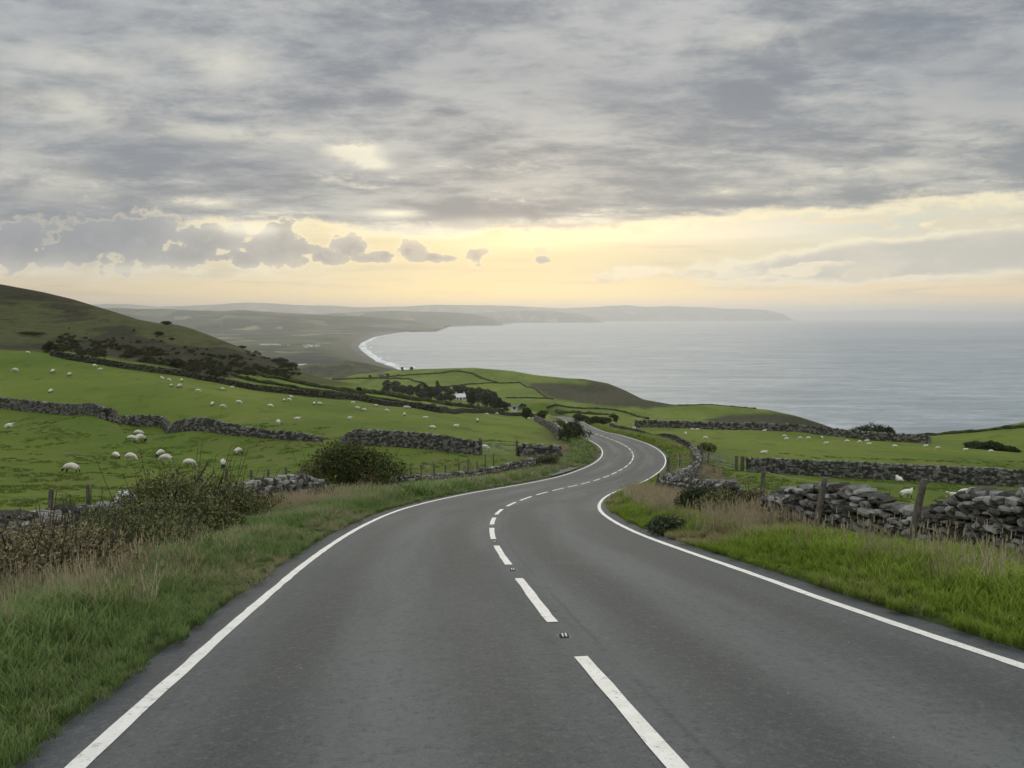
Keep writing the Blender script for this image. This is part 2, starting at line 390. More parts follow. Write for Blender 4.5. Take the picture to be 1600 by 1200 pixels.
def uv(x, y): return np.stack([np.arctan2(x, y - O0) * 2.0, np.log(np.hypot(x, y - O0) + 1e-6)], -1)
def rbf_fit(P, eps=.04, lam=2e-4):
    U = uv(P[:, 0], P[:, 1]); n = len(U)
    D = np.sqrt(((U[:, None] - U[None]) ** 2).sum(-1) + eps ** 2)
    Q = np.c_[np.ones(n), U]; A = np.zeros((n + 3, n + 3)); A[:n, :n] = D - lam * n * np.eye(n) * .01; A[:n, n:] = Q; A[n:, :n] = Q.T
    return U, np.linalg.solve(A, np.r_[P[:, 2], 0, 0, 0]), eps
_U, _w, _e = rbf_fit(ctrl)
def rbf(x, y):
    u = uv(np.ravel(x), np.ravel(y)); r = np.empty(len(u))
    for a in range(0, len(u), 20000):
        q = u[a:a+20000]; D = np.sqrt(((q[:, None] - _U[None]) ** 2).sum(-1) + _e ** 2)
        r[a:a+20000] = D @ _w[:len(_U)] + _w[-3] + q @ _w[-2:]
    return r
EDGE = 3.42                                   # half width of the asphalt
NA, NR = 620, 520
AZ = np.radians(np.linspace(-72, 72, NA)); LR = np.linspace(math.log(2.2), math.log(1500), NR)
gx = np.exp(LR)[:, None] * np.sin(AZ)[None]; gy_ = np.exp(LR)[:, None] * np.cos(AZ)[None] + O0
zr = rbf(gx, gy_).reshape(NR, NA)
# smooth the interpolated sheet a little
for _ in range(5):
    z2 = zr.copy(); z2[1:-1, 1:-1] = (zr[1:-1, 1:-1]*4 + zr[:-2, 1:-1] + zr[2:, 1:-1] + zr[1:-1, :-2] + zr[1:-1, 2:]) / 8; zr = z2
dist = np.exp(LR)[:, None]
zr = zr + fbm(gx / 9, gy_ / 9, 3, 3) * np.clip(dist / 250, .12, 1.2) * .9 + fbm(gx / 60, gy_ / 60, 3, 9) * np.clip((dist - 120) / 300, 0, 1) * 4
SKL = np.array([(-900,430),(-300,400),(0,444),(65,456),(112,467),(145,477),(175,486),(215,499),(250,505.5),(275,506.5),(295,511),(325,522),(375,542),(400,551),(425,560),(450,567),(475,580),(505,589),(530,592),(560,583.5),(620,577.5),(680,576),(740,574.5),(800,579.5),(837,586),(887,591),(912,592),(950,599),(975,609),(1005,624),(1050,632),(1110,632.5),(1160,637),(1200,640),(1245,650),(1280,661),(1320,675),(1360,686),(1395,682),(1500,675.5),(1600,666),(1750,654),(2400,640)], float)
_D = np.maximum(gy_, 1.0); _px = 800 + F * gx / (_D * CP - zr * SP)
_sy = np.interp(_px, SKL[:, 0], SKL[:, 1]); _yy = -(_sy - 600) / F
_cap = (-SP + _yy * CP) / (CP + _yy * SP) * _D
_far = sstep(225, 270, gy_) * (np.abs(gx) < 2 * _D)
_zc = np.minimum(zr, _cap) - np.exp(-np.abs(zr - _cap) / 1.2) * .6
zr = zr + (_zc - zr) * _far
def bil(A, x, y):
    a = (np.arctan2(x, y - O0) - AZ[0]) / (AZ[1] - AZ[0]); r = (np.log(np.hypot(x, y - O0) + 1e-6) - LR[0]) / (LR[1] - LR[0])
    a = np.clip(a, 0, NA - 1.001); r = np.clip(r, 0, NR - 1.001); i = r.astype(int); j = a.astype(int); fi = r - i; fj = a - j
    return (A[i, j]*(1-fj) + A[i, j+1]*fj)*(1-fi) + (A[i+1, j]*(1-fj) + A[i+1, j+1]*fj)*fi
gs, go, gz = [v.reshape(NR, NA) for v in road_coord(gx, gy_)]
def bank(o): return .10 * sstep(EDGE, EDGE + 1.2, np.abs(o))
zh = gz + bank(go) + (zr - gz - bank(go)) * sstep(3.6, 9.5, np.abs(go))
def H(x, y):
    """height of the ground"""
    x = np.atleast_1d(np.asarray(x, float)); y = np.atleast_1d(np.asarray(y, float))
    base = bil(zr, x, y); s, o, z = road_coord(x, y); z = z + bank(o)
    return z + (base - z) * sstep(3.6, 9.5, np.abs(o))
def Hf(x, y): return bil(zh, np.atleast_1d(x), np.atleast_1d(y))
def hit(px, py, dmin=4., dmax=1400.):
    """where the sight line of a photo pixel meets the ground"""
    d = np.exp(np.linspace(math.log(dmin), math.log(dmax), 1500)); u = at(px, py, 1.0)
    g = Hf(u[0] * d, d); b = np.nonzero(u[2] * d < g)[0]
    if len(b) == 0: i = np.argmin(u[2] * d - g); return np.array((u[0]*d[i], d[i], g[i]))
    i = max(b[0], 1); lo, hi = d[i-1], d[i]
    for _ in range(14):
        m = (lo + hi) / 2
        if u[2] * m < Hf(u[0]*m, m)[0]: hi = m
        else: lo = m
    return np.array((u[0]*hi, hi, float(Hf(u[0]*hi, hi)[0])))
def hits(pts, **k): return np.array([hit(*p, **k) for p in pts])
def g3(px, d):
    """ground point at photo column px, d metres ahead"""
    u = at(px, 600, 1.0); return np.array((u[0]*d, d, float(H(u[0]*d, d)[0])))
def inpoly(x, y, P):
    P = np.asarray(P, float); r = np.zeros(x.shape, bool); j = len(P) - 1
    for i in range(len(P)):
        c = ((P[i, 1] > y) != (P[j, 1] > y)) & (x < (P[j, 0]-P[i, 0])*(y-P[i, 1])/(P[j, 1]-P[i, 1]+1e-12)+P[i, 0]); r ^= c; j = i
    return r

# ------------------------------------------------------------------ land materials
def land_material(name, far=False):
    m, nt, b, pos = new_mat(name, .95, .1)
    z = attr(nt, 'zone', out='Color'); n = nt.nodes.new('ShaderNodeSeparateColor'); nt.links.new(z.k, n.inputs[0])
    moor, heath, rough = [X(nt, n.outputs[i]) for i in range(3)]
    big = noise(nt, scl(nt, pos, (1, .6, 1)), .035, 5, .6); med = noise(nt, scl(nt, pos, (1, .45, 1)), .35, 6, .65, .3); small = noise(nt, pos, 3.2, 5, .7)
    tiny = noise(nt, pos, 14, 4, .7)
    past = mixc(nt, big.ss(.35, .65), (.092, .136, .018), (.150, .190, .030))
    past = mixc(nt, med.ss(.54, .66) * .7, past, (.066, .102, .016))
    past = mixc(nt, (1.0 - med.ss(.34, .46)) * .5, past, (.135, .175, .035))
    past = mixc(nt, small.ss(.60, .72) * .45, past, (.030, .055, .012))
    past = mixc(nt, (1.0 - small.ss(.26, .42)) * .35, past, (.14, .18, .045))
    past = mixc(nt, tiny.ss(.56, .72) * .35, past, (.035, .06, .012))
    mgreen = mixc(nt, med.ss(.35, .6), (.046, .060, .014), (.076, .076, .026))
    mbrown = mixc(nt, med.ss(.4, .62), (.044, .036, .018), (.020, .026, .011))
    big2 = noise(nt, scl(nt, pos, (1, .5, 1.5)), .022, 6, .65, .5)
    mo = mixc(nt, (big2 + heath * .13).ss(.485, .535), mgreen, mbrown)
    mo = mixc(nt, noise(nt, scl(nt, pos, (1, .7, 1)), .16, 6, .7).ss(.56, .64) * .75, mo, (.018, .024, .010))
    mo = mixc(nt, noise(nt, pos, .09, 5, .7).ss(.58, .66) * .6, mo, (.066, .040, .022))
    past = mixc(nt, noise(nt, scl(nt, pos, (1, .5, 1)), .11, 6, .7).ss(.54, .66) * .5, past, (.165, .150, .050))
    c = mixc(nt, moor, past, mo)
    hea = mixc(nt, med.ss(.35, .65), (.030, .034, .016), (.054, .056, .026))
    c = mixc(nt, heath * (1.0 - moor), c, hea)
    rg = mixc(nt, small.ss(.35, .65), (.055, .062, .022), (.12, .105, .05))
    c = mixc(nt, rough * .8, c, rg)
    setc(nt, b, c)
    bump(nt, b, small * .6 + tiny * .3 + med * 1.2, .9, .25)
    return m
M_LAND = land_material('pasture_and_moor')
# zones of vegetation, bounded by outlines on the land
px_, py_ = proj(gx, gy_, zh)
jx = fbm(gx / 7, gy_ / 7, 3, 21) * 10; jy = fbm(gx / 7, gy_ / 7, 3, 31) * 6
Dn = gy_
moor = inpoly(px_ + jx*.4, py_ + jy*.6, [(-900,200),(-900,470),(0,546),(45,550),(82,551),(105,549),(175,560),(250,571),(325,586),(362,591),(362,579),(400,583),(442,592),(482,601),(535,603),(560,600),(535,420),(0,400)]) & (Dn > 165) & (Dn < 700)
moor = moor | ((Dn > 330) & (gx < -.25 * Dn) & (Dn < 800))
heath = inpoly(px_ + jx*.3, py_ + jy*.3, [(815,597),(880,599),(940,601),(975,608),(1007,620),(1060,631),(1050,636),(960,636),(910,630),(862,622)]) & (Dn > 300)
heath |= inpoly(px_, py_, [(1097,657),(1137,649),(1200,645),(1245,648),(1340,680),(1330,690),(1200,664),(1130,662)]) & (Dn > 300)
heath |= inpoly(px_, py_, [(887,589),(950,597),(975,606),(1005,622),(1055,631),(1005,640),(940,602)]) & (Dn > 300)
heath |= (zh < -97) & (Dn > 690) & (px_ > 800)
scrubz = inpoly(px_ + jx, py_ + jy, [(80,545),(190,520),(280,545),(330,548),(420,570),(480,600),(420,605),(300,585),(200,565),(110,556)]) & moor
roughz = np.clip(1 - np.abs(np.abs(go) - 6.2) / 3, 0, 1) * (Dn < 330)
heath2 = np.where(moor, scrubz, heath).astype(float)
cols = np.stack([moor.astype(float), heath2, roughz], -1)
for _ in range(1): cols[1:-1, 1:-1] = (cols[1:-1, 1:-1]*2 + cols[:-2, 1:-1] + cols[2:, 1:-1] + cols[1:-1, :-2] + cols[1:-1, 2:]) / 6
zg = zh - .35 * (1 - sstep(4.6, 7.0, np.abs(go)))
i, j = np.meshgrid(np.arange(NR-1), np.arange(NA-1), indexing='ij')
FQ = np.stack([i*NA+j, i*NA+j+1, (i+1)*NA+j+1, (i+1)*NA+j], -1)
VV = np.stack([gx, gy_, zg], -1).reshape(-1, 3); CC = cols.reshape(-1, 3)
fm = moor[:-1, :-1]; ff = (Dn[:-1, :-1] > 300) & ~fm
def part_sheet(name, mask, label, cat):
    f = FQ[mask]; u, inv = np.unique(f, return_inverse=True)
    o = obj_np(name, VV[u], inv.reshape(f.shape), M_LAND, smooth=True, cols=CC[u])
    return tag(o, label, cat, kind='structure')
part_sheet('ground', ~fm & ~ff, 'green sheep pastures falling away on both sides of the road', 'ground')
part_sheet('hill', fm, 'dark bracken and heather hillside rising above the left pastures', 'hill')
part_sheet('hill', ff, 'walled green fields on the rounded headland above the bay', 'hill')

# ------------------------------------------------------------------ road, verges, paint
m, nt, b, pos = new_mat('asphalt', .82, .35)
ac = attr(nt, 'across'); al = attr(nt, 'along')
v = comb(nt, ac * 1.0, al * .10, 0.0)
wob = (noise(nt, v, .6, 3) - .5) * .5
tracks = gauss(ac + wob, -2.25, .38) + gauss(ac + wob, -.75, .38) + gauss(ac + wob, .8, .38) + gauss(ac + wob, 2.3, .38)
patch = noise(nt, v, .9, 4, .55); grain = noise(nt, pos, 55, 3, .7); agg = voro(nt, pos, 90); cl = noise(nt, pos, 1.1, 4, .6)
c = mixc(nt, patch.ss(.35, .65), (.074, .080, .076), (.126, .132, .124))
c = mixc(nt, tracks.f('MINIMUM', 1.0) * .85 * noise(nt, v, .35, 2).ss(.15, .55), c, (.046, .049, .049))
c = mixc(nt, (ac.f('ABSOLUTE')).ss(3.0, 3.15) * .55, c, (.040, .043, .047))
c = mixc(nt, cl.ss(.55, .7) * .25, c, (.10, .10, .092))
c = mixc(nt, grain.ss(.52, .70) * .45, c, (.16, .16, .15))
c = mixc(nt, (1.0 - grain.ss(.30, .46)) * .5, c, (.022, .024, .026))
seam = gauss(ac + (noise(nt, v, 3.0, 3) - .5) * .12, .23, .018) * noise(nt, comb(nt, 0.0, al * .5, 0.0), 1.0, 3).ss(.35, .55)
c = mixc(nt, seam * .35, c, (.03, .032, .033))
g2 = noise(nt, pos, 17, 5, .75); g3_ = noise(nt, pos, 5.5, 5, .7)
c = mixc(nt, g2.ss(.54, .66) * .38, c, (.165, .167, .160)); c = mixc(nt, (1.0 - g2.ss(.34, .46)) * .5, c, (.030, .033, .034))
c = mixc(nt, g3_.ss(.56, .70) * .28, c, (.130, .130, .120)); c = mixc(nt, (1.0 - g3_.ss(.32, .44)) * .30, c, (.040, .044, .046))
speck = voro(nt, pos, 3.0).ss(.015, .03)
c = mixc(nt, 1.0 - speck, c, (.30, .30, .28))
setc(nt, b, c)
nt.links.new((grain * .12 + .78 - tracks * .06).k, b.inputs['Roughness'])
bump(nt, b, grain + agg * .6, .35, .006)
M_ASPH = m
s0, s1 = 0.0, RS[-1] - 2
def ribbon(name, s, offs, dzf, mat, follow=None, parent=None):
    """strip along the road; offs (k,) lateral offsets"""
    s = np.asarray(s); offs = np.asarray(offs, float); k = len(offs); n = len(s)
    P = np.stack([road_at(s, o) for o in offs], 1)
    if follow is not None: P[..., 2] = follow(P, offs)
    P[..., 2] += dzf
    i, j = np.meshgrid(np.arange(n-1), np.arange(k-1), indexing='ij')
    q = np.stack([i*k+j, i*k+j+1, (i+1)*k+j+1, (i+1)*k+j], -1).reshape(-1, 4)
    return obj_np(name, P.reshape(-1, 3), q, mat, parent, smooth=True,
        attrs={'across': np.broadcast_to(offs, (n, k)).ravel(), 'along': np.repeat(s, k)})
sr = np.r_[np.arange(0, 60, .3), np.arange(60, s1, .8)]
offs = np.r_[-EDGE, np.linspace(-3.3, 3.3, 15), EDGE]
o = ribbon('road', sr, offs, 0.0, M_ASPH)
V = np.empty(len(o.data.vertices)*3, np.float32); o.data.vertices.foreach_get('co', V); V = V.reshape(-1, 3)
aa = np.tile(offs, len(sr)); e = np.abs(aa) > EDGE - .01
nz = fbm(V[:, 0]*1.7, V[:, 1]*1.7, 3, 5) * .30; rn = np.repeat(np.stack([np.interp(sr, RS, RN[:, 0]), np.interp(sr, RS, RN[:, 1])], 1), len(offs), 0)
V[e, :2] += (np.sign(aa)*nz)[e, None] * rn[e]; V[:, 2] -= .035 * (np.abs(aa)/3.4)**2
o.data.vertices.foreach_set('co', V.ravel()); tag(o, 'grey two lane asphalt road winding downhill', 'road', kind='structure')
def cross(o): return -.035 * (abs(o)/3.4)**2

m, nt, b, pos = new_mat('verge_soil', .95, .1)
n1 = noise(nt, pos, 2.0, 5, .65); n2 = noise(nt, pos, 11, 5, .7)
c = mixc(nt, n1.ss(.35, .65), (.045, .078, .016), (.080, .112, .028)); c = mixc(nt, n2.ss(.5, .68) * .5, c, (.030, .040, .014))
ac = attr(nt, 'across').f('ABSOLUTE')
c = mixc(nt, (1.0 - (ac + (n2 - .5) * .5).ss(3.35, 3.75)) * .55, c, (.055, .052, .030))
setc(nt, b, c); bump(nt, b, n1 + n2 * .4, .8, .15); M_VERGE = m
vo = np.r_[3.30, 3.45, 3.65, 3.95, 4.4, 5.0, 5.6, 6.2, 6.8]
def vfol(P, offs):
    z = H(P[..., 0].ravel(), P[..., 1].ravel()).reshape(P.shape[:2]) + .02 + fbm(P[..., 0]*1.3, P[..., 1]*1.3, 3, 8) * .12 * sstep(3.5, 4.5, np.abs(offs))
    z[:, np.abs(offs) < 3.4] -= .10; z[:, np.abs(offs) > 6.7] -= .45
    z[:, (np.abs(offs) > 3.4) & (np.abs(offs) < 3.6)] += .005
    return z
ro = ribbon('verge', sr, -vo[::-1], 0, M_VERGE, vfol); tag(ro, 'grassy verge along the left edge of the road', 'verge', kind='structure')
ro = ribbon('verge', sr, vo, 0, M_VERGE, vfol); tag(ro, 'grassy verge along the right edge of the road', 'verge', kind='structure')

m, nt, b, pos = new_mat('road_paint', .6, .4)
n1 = noise(nt, pos, 6, 5, .65); n2 = noise(nt, pos, 60, 3, .7)
c = mixc(nt, n1.ss(.3, .7), (.72, .69, .62), (.84, .81, .74)); c = mixc(nt, n2.ss(.56, .70) * .5, c, (.35, .35, .33)); c = mixc(nt, noise(nt, pos, 14, 6, .8).ss(.57, .64) * .7, c, (.14, .145, .14))
setc(nt, b, c); bump(nt, b, n2, .3, .004); M_PAINT = m
def paint(name, s, off, w, dz=.006):
    s = np.asarray(s); n = len(s); jl = fbm(s*5, s*0+off, 3, 2)*.02; jr = fbm(s*5, s*0+off, 3, 7)*.02
    A = np.stack([road_at(s[i], off - w/2 + jl[i], cross(off) + dz) for i in range(n)]); B = np.stack([road_at(s[i], off + w/2 + jr[i], cross(off) + dz) for i in range(n)])
    i = np.arange(n-1); return obj_np(name, np.concatenate([A, B]), np.stack([i, i+n, i+n+1, i+1], 1), M_PAINT, smooth=True)
sl_ = np.r_[np.arange(0, 90, .25), np.arange(90, s1, 1.0)]
o = paint('edge_line', sl_, -3.0, .11); tag(o, 'solid white edge line painted along the left side of the road', 'road marking')
o = paint('edge_line', sl_, 3.0, .11); tag(o, 'solid white edge line painted along the right side of the road', 'road marking')
DASH = [((1071,1200),(915,1024)),((866,972),(811,904.5)),((793.7,884),(775,853.7)),((769.4,843.4),(764.3,825)),((765.6,819.4),(768.8,807)),((774,803),(783.4,794)),((791.9,790.3),(806,784.5)),((812.5,781.5),(830.5,775.7)),((838,773),(855.8,768.5)),((863,767),(880.5,762.5)),((887.5,761),(902.5,757.7)),((908,756.7),(921.8,753)),((927,751.7),(938,748.5)),((942.5,747),(951.8,743)),((955.5,741.7),(963.8,738)),((966.7,736.5),(973,732.7)),((975.7,731.5),(981.5,727.7)),((983,726.5),(988,722.5)),((989,721),(992.7,716.5)),((993,715.5),(993,712.5)),((993,711.5),(992,708.8)),((991,707),(989,704.5)),((987,702.7),(983,699.5)),((981,698),(976,695)),((974.5,694.5),(968,691.5)),((966.7,691),(961,688.5)),((958.7,688),(953.7,686)),((951,685.5),(945.7,683)),((943,682.5),(938,680)),((935.5,680),(930,678)),((928,677.5),(922,675.5)),((920,675),(914,673))]
cx, cy = proj(*RD.T); okc = RD[:, 1] > 1
def s_of(p):
    dd = np.where(okc, np.hypot(cx - p[0], cy - p[1]), 1e9); i = dd.argmin(); i = min(max(i, 1), len(RS)-2)
    a = np.array((cx[i-1], cy[i-1])); b_ = np.array((cx[i+1], cy[i+1])); t = np.clip(np.dot(np.array(p)-a, b_-a)/np.dot(b_-a, b_-a), 0, 1)
    return RS[i-1] + t*(RS[i+1]-RS[i-1])
nm = ['long centre dash at the bottom of the picture, cut by its lower edge','second centre dash from the camera, between two cat eye studs','third centre dash from the camera, short of the left-most bulge of the line','fourth centre dash, where the line starts to bend back','fifth centre dash, at the left-most point of the line','sixth centre dash, just past the left-most point of the line']
dash_s = []
for k, (a, b_) in enumerate(DASH):
    sa, sb = s_of(a), s_of(b_)
    if k == 0: sa -= 1.2
    if sb - sa < .4: continue
    dash_s.append((sa, sb))
    o = paint('centre_dash', np.linspace(sa, sb, 10), 0.0, .105)
    lab = 'white painted ' + nm[k] if k < len(nm) else None
    if lab is None:
        if k < 14: lab = 'white centre dash on the stretch crossing to the right, %s after the left bulge' % ['first','second','third','fourth','fifth','sixth','seventh','eighth'][k-6]
        elif k < 22: lab = 'small white centre dash in the far right-hand bend, %s going away' % ['first','second','third','fourth','fifth','sixth','seventh','eighth'][k-14]
        else: lab = 'tiny white centre dash beyond the far bend, %s going away' % ['first','second','third','fourth','fifth','sixth','seventh','eighth','ninth','tenth'][k-22]
    tag(o, lab, 'road marking', 'dashes of the centre line')
# cat eye studs
M_IRON = plain('cast_iron', (.06, .06, .06), .5, .3, 40, .5); M_WHITE = plain('white_plastic', (.75, .75, .73), .35, .1, 30, .5); M_RUB = plain('black_rubber', (.015, .015, .015), .7, .2, 40)
def stud(s, label):
    p = road_at(s, 0, .002); o = empty('road_stud', p, -math.atan2(*road_dir(s)))
    mb = MB(); th = np.linspace(0, 2*PI, 20, endpoint=False)
    for (r0, r1, z0, z1) in ((.15, .12, 0, .012), (.12, .075, .012, .006)):
        A = np.stack([np.cos(th)*r0, np.sin(th)*r0*1.05, th*0+z0], 1); B = np.stack([np.cos(th)*r1, np.sin(th)*r1*1.05, th*0+z1], 1); i = np.arange(20)
        mb.add(np.concatenate([A, B]), np.stack([i, (i+1) % 20, (i+1) % 20+20, i+20], 1))
    mb.build('housing', M_IRON, o)
    mb = MB(); mb.box((0, 0, .012), (.15, .12, .02)); mb.box((0, .045, .022), (.13, .02, .012)); mb.build('rubber_pad', M_RUB, o)
    mb = MB()
    for x in (-.028, .028):
        mb.tube([(x, -.062, .026), (x, .0, .03), (x, .062, .026)], [.014, .018, .014], 8)
    mb.build('reflector', M_WHITE, o, smooth=True)
    tag(o, label, 'road stud', 'cat eyes between the centre dashes')
def road_dir(s): return float(np.interp(s, RS, RT[:, 0])), float(np.interp(s, RS, RT[:, 1]))
for p, l in (((887, 993), 'cat eye stud nearest the camera, above the bottom centre dash'), ((800, 893), 'cat eye stud between the second and third centre dashes'), ((771.5, 848), 'cat eye stud between the third and fourth centre dashes'),
             ((766, 822), 'tiny cat eye stud between the fourth and fifth centre dashes'), ((771, 805), 'tiny cat eye stud between the fifth and sixth centre dashes')):
    stud(s_of(p), l)
for o in list(COL.objects):
    if o.name.startswith('road_stud'): o.scale = (.5, .5, .55) if o.name in ('road_stud', 'road_stud.001') else (.40, .40, .4)
# gravel lay-by at the far left bend
P = np.array([road_at(s, o) for s, o in ((s_of((905,757))+6, -3.3), (s_of((905,757))+10, -3.3), (s_of((905,757))+14, -3.3), (s_of((905,757))+13, -4.3), (s_of((905,757))+10, -5.4), (s_of((905,757))+7.5, -4.8))])
P[:, 2] = H(P[:, 0], P[:, 1]) + .06
obj_np('lay_by', P, np.array([range(6)]), plain('grey_gravel', (.17, .165, .155), .95, .4, 8)); tag(bpy.context.scene.objects['lay_by'], 'small grey gravel lay-by beside the left edge line at the bend', 'lay-by', kind='structure')

# ------------------------------------------------------------------ sea, bay, coastal plain, far hills
SEA = -120.0
m, nt, b, pos = new_mat('sea_water', .5, .5)
b.inputs['IOR'].default_value = 1.33
n1 = noise(nt, scl(nt, pos, (.5, 1, 1)), .030, 5, .6); n2 = noise(nt, scl(nt, pos, (.35, 1, 1)), .15, 4, .65); n3 = noise(nt, scl(nt, pos, (.25, 1, 1)), .0045, 4, .6); n4 = noise(nt, scl(nt, pos, (.2, 1, 1)), .0007, 4, .6)
c = mixc(nt, n3.ss(.35, .65), (.27, .305, .315), (.35, .375, .375)); c = mixc(nt, (n1 * .5 + n2 * .5).ss(.5, .64) * .8, c, (.48, .51, .51)); c = mixc(nt, n4.ss(.45, .62) * .35, c, (.20, .25, .275))
c = mixc(nt, (1.0 - (n1 * .5 + n2 * .5).ss(.34, .47)) * .65, c, (.15, .195, .215))
setc(nt, b, c)
nt.links.new((n3 * .15 + .48).k, b.inputs['Roughness'])
n5 = noise(nt, scl(nt, pos, (.22, 1, 1)), .016, 5, .7); n6 = noise(nt, scl(nt, pos, (.3, 1, 1)), .07, 5, .7)
c = mixc(nt, n5.ss(.52, .62) * .45, c, (.48, .50, .49)); c = mixc(nt, (1.0 - n5.ss(.38, .47)) * .5, c, (.17, .205, .22)); c = mixc(nt, (1.0 - n6.ss(.36, .46)) * .5, c, (.14, .17, .185)); setc(nt, b, c)
bump(nt, b, n1 * 1.6 + n2 * .5, 1.0, 2.4); M_SEA = m
ys = np.r_[np.geomspace(350, 90000, 60)]; xs = np.linspace(-1.3, 1.3, 40)
P = np.stack([(xs[None] * ys[:, None]), np.repeat(ys[:, None], 40, 1), np.full((60, 40), SEA)], -1).reshape(-1, 3)
i, j = np.meshgrid(np.arange(59), np.arange(39), indexing='ij')
o = obj_np('sea', P, np.stack([i*40+j, i*40+j+1, (i+1)*40+j+1, (i+1)*40+j], -1).reshape(-1, 4), M_SEA, smooth=True)
tag(o, 'wide grey blue sea filling the bay to the horizon', 'sea', kind='structure')

shore = [(700,596),(640,584),(625,578),(608,571.5),(590,565),(572,552.5),(564,545),(562,541),(566,536),(585,527),(620,521),(660,515.2),(692,511.6),(740,509.3),(785,507.5),(800,506)]
inner = [(690,596),(628,584),(612,578),(590,571.5),(575,565),(552,553),(544,546),(540,541),(543,536),(556,527),(590,521),(640,515.2),(680,511.6),(735,509.3),(780,507.5),(796,506)]
def seapt(px, py):
    u = at(px, py, 1.0); d = SEA / u[2]; return u * d
sp = np.array([seapt(*p) for p in shore]); ip = np.array([seapt(*p) for p in inner])
def shx(y): return np.interp(y, sp[:, 1], sp[:, 0])
def inx(y): return np.interp(y, ip[:, 1], ip[:, 0])
def soft_mat(name, fn, rough=.95):
    m, nt, b, pos = new_mat(name, rough, .1); setc(nt, b, fn(nt, pos)); return m
def fieldpat(nt, pos):
    warp = noise(nt, pos, .0016, 3, .5, out=1)
    w2 = nt.nodes.new('ShaderNodeVectorMath'); w2.operation = 'MULTIPLY_ADD'; nt.links.new(warp.k, w2.inputs[0]); w2.inputs[1].default_value = (260, 260, 0); nt.links.new(pos.k, w2.inputs[2])
    q = scl(nt, X(nt, w2.outputs[0]), (.0035, .0021, 0))
    cell = X(nt, voro(nt, q, 1.0, out='Color').k); s = sep(nt, cell)
    ed = voro(nt, q, 1.0, 'DISTANCE_TO_EDGE')
    c = mixc(nt, s[0].ss(.2, .8), (.028, .050, .030), (.100, .122, .068)); c = mixc(nt, s[1].ss(.72, .85) * .75, c, (.30, .28, .18)); c = mixc(nt, s[2].ss(.7, .85) * .7, c, (.040, .050, .030))
    c = mixc(nt, (1.0 - ed.ss(.02, .06)) * .8, c, (.022, .030, .020))
    wd = noise(nt, scl(nt, pos, (1, .6, 1)), .0028, 6, .65); c = mixc(nt, wd.ss(.50, .57) * .85, c, (.016, .022, .020))
    return c
def plainmat(nt, pos):
    c = fieldpat(nt, pos); r = attr(nt, 'beach'); n = noise(nt, scl(nt, pos, (1, .4, 1)), .02, 5, .6)
    marsh = noise(nt, scl(nt, pos, (1, .25, 1)), .0022, 5, .6); c = mixc(nt, marsh.ss(.46, .56) * .55, c, (.085, .095, .055))
    c = mixc(nt, r.ss(.55, .80), c, (.105, .105, .070)); c = mixc(nt, r.ss(.92, 1.0), c, mixc(nt, n.ss(.35, .65), (.115, .113, .105), (.16, .156, .145)))
    return c
rows = np.geomspace(1050, 16000, 150); nc = 90
P = []; bch = []
for y in rows:
    xr = shx(y); xi = inx(y); t = np.linspace(0, 1, nc) ** .6
    xx = -1.1 * y + (xi + 1.1 * y) * t[:nc]; bb = np.clip(1 - (xi - xx) / (xi * 0 + 260.), 0, 1)
    xx = np.r_[xx, xi + (xr - xi) * np.array((.5, 1.0))]; bb = np.r_[bb * .9, 1, 1]
    zz = SEA + 3.0 + 4 * (1 - bb); zz[-3:] = (SEA + 4, SEA + 2.0, SEA - .5)
    zz[:-4] += 2.5 * fbm(xx[:-4] / 130, np.full(nc - 2, y) / 130, 3, 4)
    P.append(np.stack([xx, np.full(nc + 2, y), zz], 1)); bch.append(bb)
P = np.concatenate(P); bch = np.concatenate(bch); k = nc + 2
i, j = np.meshgrid(np.arange(len(rows)-1), np.arange(k-1), indexing='ij')
o = obj_np('plain', P, np.stack([i*k+j, i*k+j+1, (i+1)*k+j+1, (i+1)*k+j], -1).reshape(-1, 4), soft_mat('coastal_plain', plainmat), smooth=True, attrs={'beach': bch})
tag(o, 'flat farmland and curving shingle beach beside the bay', 'plain', kind='structure')
# surf along the beach
m, nt, b, pos = new_mat('sea_foam', .8, .2); setc(nt, b, mixc(nt, noise(nt, scl(nt, pos, (1, .5, 1)), .03, 5, .7).ss(.4, .6), (.82, .82, .78), (.55, .58, .58))); M_FOAM = m
mb = MB(); yy = np.geomspace(sp[1, 1], sp[-2, 1], 420)
wmax = np.interp(yy, [1500, 1816, 2400, 3200, 3600, 4700, 9000, 13000], [52, 52, 52, 56, 44, 44, 36, 70])
for (a, b_, sd) in ((-.06, .42, 1), (.50, .56, 2), (.70, .74, 3), (.92, .94, 4)):
    w0 = a + fbm(yy/40, yy*0, 3, sd)*.28; w1 = b_ + fbm(yy/55, yy*0+3, 4, sd+5)*.40
    gap = np.where(fbm(yy/120, yy*0+9, 3, sd+9) > (-.3, -.02, .05, .08)[sd-1], 1, 0); w1 = np.where(gap > 0, np.maximum(w1, w0), w0)
    x0 = shx(yy) + w0*wmax; x1 = shx(yy) + w1*wmax; z = SEA + .5 + .1*sd
    i = np.arange(len(yy)-1)
    mb.add(np.concatenate([np.stack([x0, yy, yy*0+z], 1), np.stack([x1, yy, yy*0+z], 1)]), np.stack([i, i+len(yy), i+len(yy)+1, i+1], 1))
o = mb.build('surf', M_FOAM); tag(o, 'white surf breaking along the curve of the beach', 'surf', kind='stuff')

